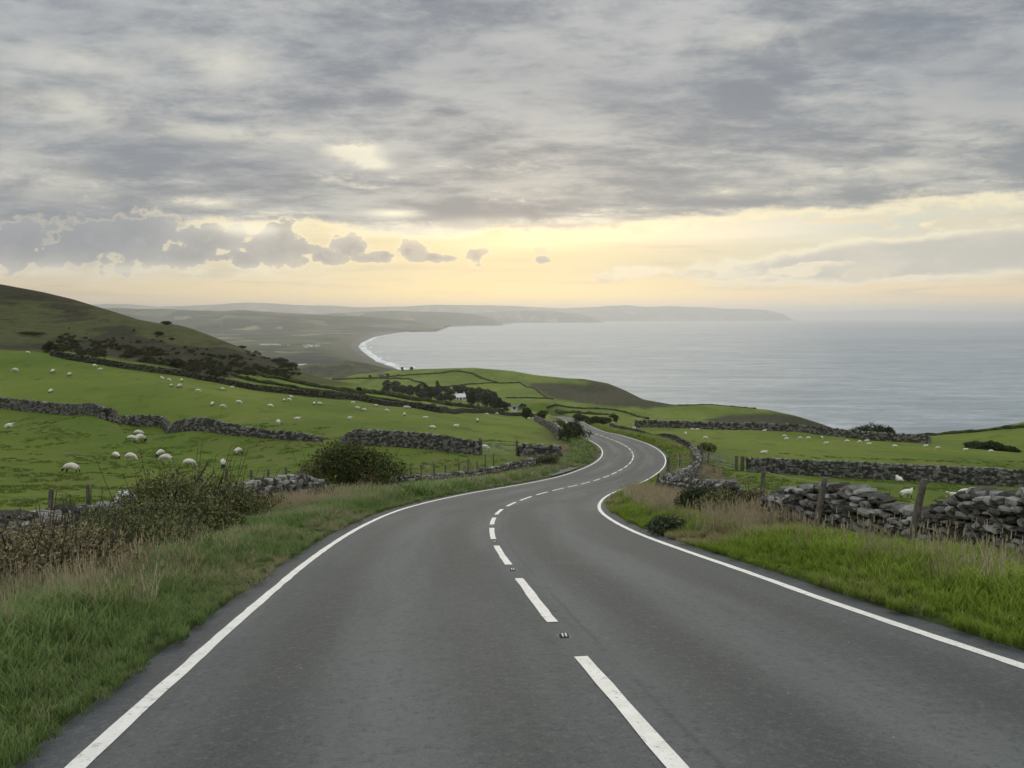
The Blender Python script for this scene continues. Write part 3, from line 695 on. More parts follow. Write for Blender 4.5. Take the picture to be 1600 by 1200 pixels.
def ridge(name, prof, depth, front, back, foot, label, mat, seed, rough=1.0, nx=260, ny=34, nscale=700.):
    """a ridge with depth: prof = skyline (px, py), depth = metres ahead at px (px, d)"""
    prof = np.array(prof, float); pxs = np.linspace(prof[0, 0], prof[-1, 0], nx); pys = np.interp(pxs, prof[:, 0], prof[:, 1])
    dd = np.interp(pxs, *np.array(depth, float).T); C = np.array([at(a, b_, d) for a, b_, d in zip(pxs, pys, dd)])
    t = np.r_[np.linspace(-1, 0, ny), np.linspace(0, 1, 9)[1:]]
    P = np.empty((len(t), nx, 3))
    for r, u in enumerate(t):
        L = front if u < 0 else back
        h = np.cos(u * PI / 2) ** (1.25 if u < 0 else 1.0) if abs(u) < 1 else 0
        y = C[:, 1] + u * L; x = C[:, 0] * (1 + u * L * .6 / dd)
        nz = fbm(x / nscale, y / nscale, 5, seed) * rough
        z = foot + (C[:, 2] - foot) * np.clip(h + nz * .55 * abs(math.sin(u * PI)), 0, None)
        P[r] = np.stack([x, y, z], 1)
    i, j = np.meshgrid(np.arange(len(t)-1), np.arange(nx-1), indexing='ij')
    o = obj_np(name, P.reshape(-1, 3), np.stack([i*nx+j, i*nx+j+1, (i+1)*nx+j+1, (i+1)*nx+j], -1).reshape(-1, 4), mat, smooth=True)
    return tag(o, label, 'hill', kind='structure')
M_FARH = soft_mat('far_hill_fields', fieldpat)
def dunemat(nt, pos):
    n = noise(nt, pos, .02, 6, .7, .6); c = mixc(nt, n.ss(.4, .6), (.038, .046, .024), (.085, .085, .045)); return mixc(nt, noise(nt, pos, .12, 4, .7).ss(.5, .65) * .7, c, (.020, .026, .016))
ridge('hill', [(452,578),(467,572),(480,570.5),(497,569),(508,570),(520,567),(542,563.5),(550,564.5),(560,565.5),(580,570),(605,576),(625,580),(660,588)], [(452,1500),(660,1500)], 260, 200, SEA-2, 'low dark scrubby knoll above the shingle beach', soft_mat('dune_scrub', dunemat), 3, 1.3, nscale=90.)
ridge('hill', [(-60,486),(100,484),(175,482.5),(250,484),(320,485.5),(380,486.3),(412,487),(467,490),(505,491.5),(535,494),(560,493.5),(600,497),(660,503),(700,508)], [(-60,8200),(400,8200),(700,9500)], 3000, 1500, SEA, 'blue grey wooded farmland hill behind the coastal plain', M_FARH, 8, 1.5)
ridge('hill', [(480,494),(520,489.5),(560,487.5),(587,486.5),(620,485.5),(645,487),(667,487),(705,488),(725,489.5),(742,491.5),(762,495.5),(772,499),(780,503.5),(786,507.5)], [(480,12000),(786,12400)], 1400, 1500, SEA, 'long grey headland ending in a cliff across the bay', M_FARH, 15, .7)
ridge('hill', [(700,492),(760,488),(800,486),(830,485),(860,486),(900,490),(925,496),(940,502)], [(700,16500),(940,18000)], 1200, 1500, SEA, 'pale hazy middle headland beyond the near one', M_FARH, 22, .6)
ridge('hill', [(-80,474),(150,476),(175,475),(207,476),(250,479.5),(287,478.5),(337,476),(362,474.2),(387,473),(417,474),(450,476),(487,477.5),(520,477.5),(565,480.5),(605,479),(630,479),(655,477.5),(680,476),(730,477),(780,477.5),(800,478),(840,480),(875,482),(937,479.5),(975,477),(1012,479.5),(1050,478),(1087,480.5),(1112,480.5),(1132,483),(1157,482.5),(1200,484.5),(1215,488.5),(1222,492),(1230,499)], [(-80,21000),(700,22000),(1230,27000)], 2500, 2500, SEA, 'long pale skyline of distant hills ending in a cape', M_FARH, 29, .8, nx=420)
ridge('hill', [(1100,494),(1250,487),(1330,486),(1400,484),(1440,484),(1475,487),(1530,488.5),(1600,488.5),(1750,490),(1900,494)], [(1100,48000),(1900,48000)], 2500, 2500, SEA, 'faint band of far land along the right horizon', M_FARH, 36, .3)
# ------------------------------------------------------------------ haze
mb = MB(); mb.box((0, 33000, (440 - 136.)/2), (150000, 74000, 440 + 136.))
m = bpy.data.materials.new('haze_air'); m.use_nodes = True; nt = m.node_tree; nt.nodes.clear()
pv = nt.nodes.new('ShaderNodeVolumePrincipled'); pv.inputs['Density'].default_value = 6.8e-5; pv.inputs['Color'].default_value = (.90, .905, .925, 1); pv.inputs['Anisotropy'].default_value = .62
nt.links.new(pv.outputs[0], nt.nodes.new('ShaderNodeOutputMaterial').inputs['Volume'])
o = mb.build('haze', m); tag(o, 'thin pale sea haze over the whole bay', 'haze', kind='stuff')

# ------------------------------------------------------------------ dry stone walls
def stone_mat(name, src, base=(.125, .116, .096), light=(.33, .32, .29)):
    m, nt, b, pos = new_mat(name, .92, .2)
    if src == 'random': rnd = X(nt, nt.nodes.new('ShaderNodeObjectInfo').outputs['Random'])
    else: rnd = attr(nt, 'shade')
    n1 = noise(nt, pos, 7, 6, .7); n2 = noise(nt, pos, 38, 4, .7); n3 = noise(nt, pos, 2.3, 4, .6)
    c = mixc(nt, rnd.ss(0, 1), tuple(v * .55 for v in base), tuple(v * 1.5 for v in base))
    c = mixc(nt, n1.ss(.4, .65) * .6, c, tuple(v * .5 for v in base))
    c = mixc(nt, (rnd * .35 + n3 * .8 + n2 * .12).ss(.62, .76) * .8, c, light)
    c = mixc(nt, (n3 * .6 + n1 * .5).ss(.60, .70) * .5, c, (.060, .070, .030))
    setc(nt, b, c); bump(nt, b, n1 + n2 * .5, .7, .03); return m
M_STONE = stone_mat('wall_stone', 'random'); M_STONEJ = stone_mat('wall_stone_far', 'attr')
M_STONED = stone_mat('wall_stone_dark', 'attr', (.115, .110, .092), (.30, .29, .265))
M_STONEM = stone_mat('mossy_wall_stone', 'attr', (.050, .048, .034), (.12, .12, .10))
M_CORE = plain('wall_shadow_rubble', (.030, .029, .025), .95, .3, 6)
def stone_shape(sd, hi=True):
    r = np.random.default_rng(sd)
    if not hi:
        V = np.array([(x, y, z) for x in (-.5, .5) for y in (-.5, .5) for z in (-.5, .5)]) * (1 - r.random((8, 3)) * .28)
        return V, np.array([(0, 1, 3, 2), (4, 6, 7, 5), (0, 4, 5, 1), (2, 3, 7, 6), (0, 2, 6, 4), (1, 5, 7, 3)])
    idx = {}; V = []; Fq = []
    def vi(p):
        if p not in idx: idx[p] = len(V); V.append(p)
        return idx[p]
    for ax in range(3):
        for sgn in (-1, 1):
            for a in (-1, 0):
                for b_ in (-1, 0):
                    q = []
                    for (u, w) in ((a, b_), (a+1, b_), (a+1, b_+1), (a, b_+1)):
                        p = [0, 0, 0]; p[ax] = sgn; p[(ax+1) % 3] = u; p[(ax+2) % 3] = w; q.append(vi(tuple(p)))
                    Fq.append(q if sgn > 0 else q[::-1])
    V = np.array(V, float); n = np.linalg.norm(V, axis=1)[:, None]
    V = V * .5 * (1 - .24 * (n - 1) / .732) ; V += (r.random(V.shape) - .5) * .21
    return V, np.array(Fq)
SH = [stone_shape(k) for k in range(14)]; SL = [stone_shape(k + 50, False) for k in range(14)]
SMESH = [mesh_np('stone', v, f, M_STONE) for v, f in SH]
def wall(name, path, h, label, group=None, size=(.30, .14), parts=300, thick=.5, hi=False, mat=None, hprof=None, gaps=(), sided=1, cat='stone wall', jit=1.0, seed=1, cope=True, white=0.0):
    """dry stone wall along ground points; the stones are laid in courses on both faces, a coping on top"""
    r = np.random.default_rng(seed); path = np.asarray(path, float)
    D = np.r_[0, np.cumsum(np.hypot(*np.diff(path[:, :2], axis=0).T))]; L = D[-1]
    def pt(s):
        x = np.interp(s, D, path[:, 0]); y = np.interp(s, D, path[:, 1]); return x, y
    ss = np.linspace(0, L, max(8, int(L * 2))); X_, Y_ = pt(ss); G = H(X_, Y_)
    hs = np.full(len(ss), h) * (1 + .16 * fbm(ss / 3, ss * 0, 3, seed)) if hprof is None else np.interp(ss / L, *np.array(hprof).T) * h * (1 + .08 * fbm(ss / 2, ss * 0, 3, seed))
    for (a, b_) in gaps: hs = np.where((ss > a * L) & (ss < b_ * L), 0, hs)
    ctr = (X_[len(X_)//2], Y_[len(X_)//2], G[len(X_)//2]); root = empty(name, ctr); tag(root, label, cat, group)
    C0 = np.array(ctr)
    # core
    k = len(ss); T = np.stack([np.gradient(X_), np.gradient(Y_)], 1); T /= np.linalg.norm(T, axis=1)[:, None] + 1e-9; N = np.stack([T[:, 1], -T[:, 0]], 1)
    hw = thick/2 - .09; V = []
    for (o_, t_) in ((-hw, 0), (-hw*.75, 1), (hw*.75, 1), (hw, 0)):
        V.append(np.stack([X_ + N[:, 0]*o_, Y_ + N[:, 1]*o_, G - .3 + t_*(np.maximum(hs - .14, 0) + (hs > .1)*.3)], 1))
    V = np.stack(V, 1).reshape(-1, 3) - C0; i, j = np.meshgrid(np.arange(k-1), np.arange(3), indexing='ij')
    obj_np('core', V, np.concatenate([np.stack([i*4+j, i*4+j+1, (i+1)*4+j+1, (i+1)*4+j], -1).reshape(-1, 4), np.array([(0, 1, 2, 3), (4*k-1, 4*k-2, 4*k-3, 4*k-4)])]), M_CORE, root)
    st = []
    for side in ((-1, 1) if sided == 2 else (sided,)):
        z = -.05
        while z < h * 1.35:
            ch = size[1] * r.uniform(.8, 1.3); s = r.uniform(0, .2)
            while s < L:
                w = size[0] * r.uniform(.55, 1.5); sm = s + w/2
                hh = np.interp(sm, ss, hs)
                if z + ch * .6 < hh - (.10 if cope else 0) and hh > .1:
                    x, y = pt(sm); ti = min(int(sm / L * (k-1)), k-1); g = np.interp(sm, ss, G)
                    off = side * (thick/2 * (1 - .18 * z / h)) + r.normal(0, .015) * jit
                    st.append((x + N[ti, 0]*off, y + N[ti, 1]*off, g + z + ch/2 + r.normal(0, .012)*jit, w*1.02, .2 + r.random()*.1, ch*1.06, math.atan2(T[ti, 1], T[ti, 0]) + r.normal(0, .09)*jit, r.normal(0, .07)*jit, r.random()))
                s += w
            z += ch * .93
    if cope:
        s = 0
        while s < L:
            w = size[0] * r.uniform(.45, 1.1); sm = s + w/2; hh = np.interp(sm, ss, hs); x, y = pt(sm)
            if hh > .15:
                ti = min(int(sm / L * (k-1)), k-1); ch = size[1] * r.uniform(1.1, 2.1)
                st.append((x, y, np.interp(sm, ss, G) + hh - .10 + ch/2 - .02, w*1.05, thick*.95*r.uniform(.8, 1.1), ch, math.atan2(T[ti, 1], T[ti, 0]) + r.normal(0, .15)*jit, r.normal(0, .22)*jit, min(1, r.random() + white)))
            s += w * .96
    st = np.array(st); vis = np.linalg.norm(st[:, :3], axis=1) / np.sqrt(st[:, 3]*st[:, 5])
    # stones whose face looks towards the road are the ones that show
    order = np.argsort(vis); px, py = proj(st[:, 0], st[:, 1], st[:, 2]); inside = (px > -60) & (px < 1660) & (py < 1250) & (st[:, 1] > 1)
    order = np.r_[order[inside[order]], order[~inside[order]]]
    P_, J_ = order[:parts], order[parts:]
    for q in P_:
        x, y, z, w, t, c_, rz, ry, a = st[q]
        o = bpy.data.objects.new('stone', SMESH[q % 14]); o.location = (x - C0[0], y - C0[1], z - C0[2]); o.rotation_euler = (r.normal(0, .06), ry, rz); o.scale = (w, t, c_); link(o, root)
    if len(J_):
        mb = MB(); S_ = SH if hi else SL
        for q in J_:
            x, y, z, w, t, c_, rz, ry, a = st[q]; V, f = S_[q % 14]; V = V * (w, t, c_)
            cy_, sy_ = math.cos(ry), math.sin(ry); V = np.stack([V[:, 0]*cy_ + V[:, 2]*sy_, V[:, 1], -V[:, 0]*sy_ + V[:, 2]*cy_], 1)
            cz, sz = math.cos(rz), math.sin(rz); V = np.stack([V[:, 0]*cz - V[:, 1]*sz, V[:, 0]*sz + V[:, 1]*cz, V[:, 2]], 1)
            mb.add(V + (x - C0[0], y - C0[1], z - C0[2]), f, a)
        o = mb.build('stones', mat or M_STONEJ, root); o['kind'] = 'stuff'
    return root
def boulder(root, p, sc, label, mat):
    o = bpy.data.objects.new('stone', mesh_np('stone', *SH[3], mat)); o.location = Vector([float(v) for v in p]) - root.location; o.scale = sc; o.rotation_euler = (.1, .3, .5); link(o, root); o['label'] = label
def gpath(pts): return dense(np.array([g3(*p) for p in pts]), .5)
# left roadside wall
W1 = [(-120,11.5),(0,13.6),(160,17),(300,23),(400,27.5),(497,33.5)]
wroot = wall('stone_wall', gpath(W1), 1.05, 'crumbling grey dry stone wall behind the brambles on the left verge', size=(.28, .13), parts=290, thick=.5, hi=True, sided=2, seed=3, white=.25,
     hprof=[(0, 1), (.27, .95), (.33, 1.0), (.42, .85), (.6, .8), (.72, .9), (.88, 1.0), (1, .75)], jit=1.5)
M_LICHEN = plain('white_lichen_stone', (.42, .42, .39), .9, .5, 7)
boulder(wroot, g3(187, 17.8) + (0, 0, 1.12), (.44, .45, .42), 'big white lichened stone on top of the wall', M_LICHEN)
boulder(wroot, g3(160, 16.9) + (0, 0, .85), (.5, .5, .4), 'large grey stone beside the white one', M_STONE)
W1b = [(606,44),(680,50),(740,56),(790,60),(835,64)]
wall('stone_wall', gpath(W1b), .75, 'low overgrown stone wall along the left verge past the big bush', size=(.28, .12), parts=120, thick=.45, hi=True, sided=2, seed=4)
# right roadside wall
W5 = [(1760,9.2),(1600,10.6),(1500,11.9),(1400,13.0),(1300,14.4),(1222,16.2)]
wall('stone_wall', gpath(W5), 1.0, 'tall dry stone wall with slumped coping beside the two leaning posts on the right', size=(.185, .085), parts=300, thick=.5, hi=True, sided=2, seed=5, cope=True,
     hprof=[(0, 1.0), (.33, 1.04), (.375, .98), (.40, .62), (.50, .70), (.58, .92), (.66, 1.05), (.8, 1.0), (.92, .92), (1, .8)], jit=1.5)
W5b = [(1150,21),(1105,26),(1065,31),(1043,36),(1046,42),(1062,50),(1082,58),(1092,66),(1091,75),(1083,84)]
wall('stone_wall', gpath(W5b), .85, 'dry stone wall winding round the inside of the bend beside the dry grass', size=(.24, .11), parts=300, thick=.42, hi=True, sided=2, seed=6)
W5c = [(1080,88),(1062,98),(1040,108),(1010,122),(985,140),(965,165),(955,200)]
wall('stone_wall', gpath(W5c), .8, 'overgrown stone wall along the outer verge of the far right bend', size=(.4, .16), parts=0, thick=.45, sided=2, seed=7, mat=M_STONEM)
def hpath(pts, **k): return dense(hits(pts, **k), .6)
# field walls on the left
wall('stone_wall', hpath([(-60,629),(0,637),(60,644),(100,648),(165,656),(186,660)]), 1.25, 'left end of the dark wall across the pasture, sloping down from the left edge', 'field walls', size=(.30, .14), parts=0, sided=1, seed=8, mat=M_STONED, hprof=[(0,1),(.7,1.0),(.9,.95),(1,.6)])
wall('stone_wall', hpath([(186,660),(230,665),(300,673),(400,683),(450,687),(503,690)]), 1.25, 'middle stretch of the dark pasture wall, between the dip and the gap', 'field walls', size=(.30, .14), parts=0, sided=1, seed=9, mat=M_STONED, hprof=[(0,.65),(.06,1.0),(.7,1),(.86,.6),(.95,.55),(1,.2)])
wall('stone_wall', hpath([(532,692),(600,697),(680,703),(748,711)]), 1.35, 'dark pasture wall right of the gap, ending at a square post', 'field walls', size=(.29, .135), parts=0, sided=1, seed=10, mat=M_STONED, hprof=[(0,.35),(.12,1.05),(.7,1),(1,.85)])
wall('stone_wall', gpath([(808,72),(830,72.5),(850,72.5),(876,72)]), .9, 'short broken stone wall between the gate post and the dark bush', 'field walls', size=(.35, .2), parts=0, sided=2, seed=11, mat=M_STONED)
W3L = [(80,556),(137,567),(225,580),(312,593),(400,610),(485,620),(570,628),(660,640),(732,645),(800,650),(850,653)]
wall('stone_wall', hpath(W3L), 1.0, 'long upper pasture wall running from the round hill bush down to the trees', 'field walls', size=(.5, .22), parts=0, sided=1, seed=12, mat=M_STONEM)
wall('stone_wall', gpath([(876,105),(868,125),(858,150),(847,185),(836,225)]), 1.15, 'grey stone wall running away up the left side of the far road', 'field walls', size=(.45, .2), parts=0, sided=2, seed=13, mat=M_STONEJ)
# field walls on the right
wall('stone_wall', hpath([(1166,737),(1250,742),(1350,748),(1450,753),(1600,761),(1700,768)]), 1.25, 'long dark dry stone wall across the right pasture', 'field walls', size=(.29, .135), parts=0, sided=1, seed=14, mat=M_STONED)
wall('stone_wall', hpath([(992,668),(1060,669),(1120,671),(1200,673),(1280,679),(1325,684),(1400,690),(1452,694)]), 1.3, 'far dark wall along the top of the right sheep field', 'field walls', size=(.55, .27), parts=0, sided=2, seed=15, mat=M_STONED)

# ------------------------------------------------------------------ distant hedges and walls
m, nt, b, pos = new_mat('dark_hedge', .95, .05); n = noise(nt, pos, .7, 5, .7); setc(nt, b, mixc(nt, n.ss(.35, .65), (.026, .033, .014), (.070, .078, .034))); M_HEDGE = m
def hedge(name, pts, w, h, label, seed, group='far field boundaries', **k):
    P = dense(hits(pts, **k), 1.2); n = len(P); r = np.random.default_rng(seed)
    T = np.gradient(P[:, :2], axis=0); T /= np.linalg.norm(T, axis=1)[:, None]; N = np.stack([T[:, 1], -T[:, 0]], 1); c0 = P[n//2].copy()
    prof = [(-.5, -.3), (-.5, .45), (-.32, .9), (0, 1), (.32, .9), (.5, .45), (.5, -.3)]
    V = []
    for i in range(n):
        g = float(Hf(P[i, 0], P[i, 1])[0]); hh = .58 * h * (.75 + .5 * vnoise(i/2.2, seed, 1) + .35 * r.random() * (r.random() < .3))
        for (o, z) in prof:
            jw = 1 + r.normal(0, .15); V.append((P[i, 0] + N[i, 0]*o*w*jw, P[i, 1] + N[i, 1]*o*w*jw, g + z*hh + r.normal(0, .06*h)))
    V = np.array(V) - c0; i, j = np.meshgrid(np.arange(n-1), np.arange(6), indexing='ij')
    o = obj_np(name, V, np.stack([i*7+j, i*7+j+1, (i+1)*7+j+1, (i+1)*7+j], -1).reshape(-1, 4), M_HEDGE); o.location = c0
    return tag(o, label, 'hedge' if name == 'hedge' else 'field wall', group)
HD = [('field_wall', [(400,584),(442,594),(482,603),(530,611),(570,617)], 1.0, 1.5, 'dark field boundary just below the brown hillside'),
 ('hedge', [(560,612),(600,617),(632,623),(675,629),(700,633),(740,638),(785,643)], 2.2, 2.0, 'dark hedge running down in front of the wood'),
 ('field_wall', [(362,586),(400,597),(440,603),(500,613),(560,619),(620,628),(680,634)], .9, 1.1, 'thin wall between the two strip fields left of the wood'),
 ('hedge', [(520,593),(560,591.5),(585,591),(617,588),(660,585),(692,583),(710,580)], 2.2, 1.9, 'dark hedge climbing to the crest of the headland field'),
 ('hedge', [(595,592),(625,592),(645,595),(662,600)], 2.2, 1.9, 'short dark hedge below the small grey farm on the headland'),
 ('hedge', [(710,580),(732,583),(750,590),(765,595),(775,598)], 2.2, 2.0, 'dark hedge dropping down the headland to the heath'),
 ('field_wall', [(690,605),(720,602.5),(750,600),(775,599),(812,598)], 1.4, 1.5, 'thin dark boundary above the wood and cottage'),
 ('field_wall', [(812,598),(830,606),(845,615),(858,623)], 1.4, 1.2, 'field edge slanting down beside the brown heath'),
 ('hedge', [(790,622),(830,622.5),(865,624)], 2.0, 1.6, 'level hedge on the headland left of the heath'),
 ('field_wall', [(855,637),(900,638),(950,640),(985,647),(1012,655)], 1.6, 1.3, 'dark wall curving over the field beyond the road'),
 ('hedge', [(870,643),(895,645),(920,647),(960,653)], 2.5, 2.0, 'scrubby hedge at the top of the visible road'),
 ('hedge', [(1395,684),(1450,681),(1500,677),(1560,671),(1620,666)], 1.5, 1.3, 'thin dark hedge on the skyline of the far right field'),
 ('hedge', [(1060,633.8),(1090,633),(1130,634),(1180,639)], 2.0, 1.0, 'rough bank along the cliff edge')]
for k, (nm_, pts, w, h, lab) in enumerate(HD): hedge(nm_, pts, w, h, lab, k + 3)

# ------------------------------------------------------------------ leaves, bushes, trees
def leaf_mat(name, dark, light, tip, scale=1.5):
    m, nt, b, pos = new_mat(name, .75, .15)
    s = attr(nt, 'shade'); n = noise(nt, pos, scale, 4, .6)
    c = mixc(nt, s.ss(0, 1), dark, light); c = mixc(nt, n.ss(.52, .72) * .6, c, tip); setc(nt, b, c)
    return m
M_BRAM = leaf_mat('bramble_leaves', (.065, .078, .026), (.200, .210, .080), (.24, .185, .10))
M_BROWN = leaf_mat('dead_dock_leaves', (.105, .092, .048), (.32, .265, .145), (.15, .15, .06))
M_HAW = leaf_mat('hawthorn_leaves', (.026, .036, .012), (.105, .120, .034), (.155, .090, .042), .6)
M_GORSE = leaf_mat('gorse_leaves', (.024, .034, .014), (.066, .082, .032), (.070, .062, .030))
M_GREY = leaf_mat('grey_green_leaves', (.045, .060, .030), (.110, .130, .065), (.14, .15, .10))
M_SCRUB = leaf_mat('hill_scrub_leaves', (.030, .034, .016), (.072, .070, .030), (.070, .050, .028), .2)
M_TREE = leaf_mat('wood_leaves', (.034, .050, .036), (.085, .108, .066), (.055, .070, .045), .15)
M_BARK = plain('bark', (.055, .046, .036), .9, .3, 12)
def leafcloud(n, lobes, size, seed, up=.3, thin=.5):
    r = np.random.default_rng(seed); L = np.array(lobes, float); w = (L[:, 3]*L[:, 4]*L[:, 5]) ** .66; w /= w.sum()
    q = r.choice(len(L), n, p=w); d = r.normal(size=(n, 3)); d /= np.linalg.norm(d, axis=1)[:, None]
    d[:, 2] = np.abs(d[:, 2]) * np.where(r.random(n) < .8, 1, -1)
    rad = 1 - np.abs(r.normal(0, .22, n)); rad *= (1 + .22 * np.sin(d[:, 0]*7 + q) * np.cos(d[:, 1]*6 + d[:, 2]*5)) + r.normal(0, .05, n)
    C = L[q, :3] + d * L[q, 3:] * rad[:, None]
    C[:, 2] = np.maximum(C[:, 2], .01)
    a = r.normal(size=(n, 3)) + d * .8; a[:, 2] += up; a /= np.linalg.norm(a, axis=1)[:, None]
    b_ = np.cross(a, r.normal(size=(n, 3))); b_ /= np.linalg.norm(b_, axis=1)[:, None]
    s = size * r.uniform(.55, 1.4, n)[:, None]
    V = np.stack([C - a*s, C + b_*s*thin, C + a*s, C - b_*s*thin], 1).reshape(-1, 3)
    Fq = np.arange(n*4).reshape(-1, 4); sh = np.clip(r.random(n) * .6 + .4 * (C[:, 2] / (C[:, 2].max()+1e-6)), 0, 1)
    return V, Fq, np.repeat(sh, 4)
def lobes_for(w, h, k, seed, flat=.75):
    r = np.random.default_rng(seed); out = []
    for i in range(k):
        u = r.uniform(-1, 1); v_ = r.uniform(-.6, .6); rr = r.uniform(.28, .5); hz = h * r.uniform(.3, .62) * (1 - .35*abs(u))
        out.append((u*w*.36, v_*w*.36, hz, w*rr*.62, w*rr*.62, h*rr*flat))
    out.append((0, 0, h*.42, w*.36, w*.34, h*.46)); return out
def stems(mb, w, h, k, seed, r0=.02):
    r = np.random.default_rng(seed)
    for i in range(k):
        a = r.uniform(0, 2*PI); q = r.uniform(.1, .42)*w; P = [(0, 0, -.1), (math.cos(a)*q*.4, math.sin(a)*q*.4, h*.4), (math.cos(a)*q, math.sin(a)*q, h*r.uniform(.6, .95))]
        mb.tube(np.array(P) + r.normal(0, .03, (3, 3)), [r0, r0*.7, r0*.25], 5)
def bush(name, p, w, h, n, leaf, mat, label, cat='bush', group=None, seed=1, k=7, whips=0, stretch=1.0):
    root = empty(name, p, 0); tag(root, label, cat, group)
    lb = [(a*stretch, b_, c, d*stretch, e, f) for (a, b_, c, d, e, f) in lobes_for(w, h, k, seed)]
    V, Fq, sh = leafcloud(n, lb, leaf, seed); obj_np('foliage', V, Fq, mat, root, attrs={'shade': sh})
    mb = MB(); stems(mb, w, h, 9, seed, .012 + .008*h)
    r = np.random.default_rng(seed+5)
    for i in range(whips):
        a = r.uniform(0, 2*PI); q = r.uniform(.15, .5)*w; z0 = h*.5; l = r.uniform(.35, .8)*h
        P = np.array([(math.cos(a)*q*stretch, math.sin(a)*q, z0), (math.cos(a)*(q+l*.25)*stretch, math.sin(a)*(q+l*.25), z0+l*.75), (math.cos(a)*(q+l*.7)*stretch, math.sin(a)*(q+l*.7), z0+l*.8)])
        mb.tube(P, [.007, .005, .002], 4)
    mb.build('stems', M_BARK, root)['kind'] = 'stuff'; return root
# big hawthorn bush on the left verge
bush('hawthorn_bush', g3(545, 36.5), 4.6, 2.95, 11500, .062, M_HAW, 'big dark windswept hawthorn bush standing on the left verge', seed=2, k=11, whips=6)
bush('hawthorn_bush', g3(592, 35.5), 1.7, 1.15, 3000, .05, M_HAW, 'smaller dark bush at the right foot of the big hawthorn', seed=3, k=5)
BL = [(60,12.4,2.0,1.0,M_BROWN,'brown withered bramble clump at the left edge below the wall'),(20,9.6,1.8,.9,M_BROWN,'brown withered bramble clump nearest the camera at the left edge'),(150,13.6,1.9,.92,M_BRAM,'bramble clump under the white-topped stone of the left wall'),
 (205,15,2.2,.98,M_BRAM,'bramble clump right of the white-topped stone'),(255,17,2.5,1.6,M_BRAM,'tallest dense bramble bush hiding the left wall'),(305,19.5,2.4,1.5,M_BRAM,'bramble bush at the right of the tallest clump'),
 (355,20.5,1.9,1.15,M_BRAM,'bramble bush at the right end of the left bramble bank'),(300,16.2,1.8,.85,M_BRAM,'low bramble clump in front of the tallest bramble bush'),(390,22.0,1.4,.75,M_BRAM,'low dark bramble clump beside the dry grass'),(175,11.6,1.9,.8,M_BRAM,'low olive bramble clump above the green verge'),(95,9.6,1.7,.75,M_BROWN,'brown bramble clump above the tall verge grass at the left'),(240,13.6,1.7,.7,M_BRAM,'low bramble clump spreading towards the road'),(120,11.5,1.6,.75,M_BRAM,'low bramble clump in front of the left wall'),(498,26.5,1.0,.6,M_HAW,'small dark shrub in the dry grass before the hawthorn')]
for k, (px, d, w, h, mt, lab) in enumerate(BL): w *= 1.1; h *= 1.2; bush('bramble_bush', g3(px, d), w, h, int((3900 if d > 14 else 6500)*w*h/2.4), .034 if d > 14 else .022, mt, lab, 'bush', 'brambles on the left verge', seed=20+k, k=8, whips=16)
BR = [(1095,19.5,1.5,.95,M_GORSE,'dark green bush on the right verge in front of the winding wall',0),(1140,18.3,1.4,.85,M_BRAM,'bramble bush on the right verge between two posts',8),(1190,18.0,1.3,.95,M_BROWN,'reddish brown dead dock clump at the near end of the tall wall',14),(1205,17.2,1.0,.8,M_BROWN,'brown dead weeds against the left end of the tall wall',14),
 (1047,15.8,.75,.42,M_GREY,'small grey green shrub by the right road edge',2),(1030,16.4,.45,.28,M_GREY,'tiny grey green plant by the right road edge',2),(1240,15.0,.9,.6,M_BROWN,'brown seeding weeds at the foot of the tall wall',12)]
for k, (px, d, w, h, mt, lab, wh) in enumerate(BR): bush('verge_bush', g3(px, d), w, h, int(5200*w*h/1.6)+500, .030, mt, lab, 'bush', 'bushes on the right verge', seed=50+k, k=7, whips=wh)
BM = [(897,116,3.6,2.3,M_GORSE,'rounded dark bush left of the far road, the upper of two'),(898,97,4.3,2.1,M_GORSE,'wide dark bush left of the far road, the lower of two'),(852,64,2.0,1.1,M_GORSE,'dark bush beside the end of the short broken wall'),(862,68,1.5,.8,M_BRAM,'low scrub above the lay-by'),
 (1103,92,2.6,1.3,M_BRAM,'low rounded bush behind the wall right of the far bend'),(932,235,5,2.8,M_GORSE,'dark bush beside the right edge where the road vanishes'),(945,245,5,2.5,M_GORSE,'second dark bush beside the road where it vanishes'),(875,165,3,2.0,M_BRAM,'scrubby bush behind the upper roadside bush'),(905,300,7,3.2,M_GORSE,'dark thicket above the top of the road'),
 (1366,178,7.6,4.3,M_GORSE,'smooth rounded dark thicket on the right skyline above the sea'),(1391,176,3.4,3.8,M_GORSE,'smaller thicket at the right of the skyline one'),
 (1530,172,6.5,2.6,M_GORSE,'dark thicket at the edge of the far right field'),(1553,150,4.5,1.9,M_GORSE,'rounded bush beside the far right thicket'),(1582,150,4,1.2,M_GORSE,'low bush at the far right edge of the sheep field'),(700,52,1.6,.8,M_BRAM,'low bramble clump on the left verge past the hawthorn'),(650,47,1.8,.9,M_BROWN,'brown weeds right of the hawthorn'),(780,57,1.5,.7,M_BROWN,'brown weeds by the left verge near the gate')]
for k, (px, d, w, h, mt, lab) in enumerate(BM): bush('bush', g3(px, d), w, h, 1500 if d < 140 else 5200, (.17 if d > 140 else .13) if d > 90 else .06, mt, lab, 'bush', None, seed=70+k, k=7, whips=0)
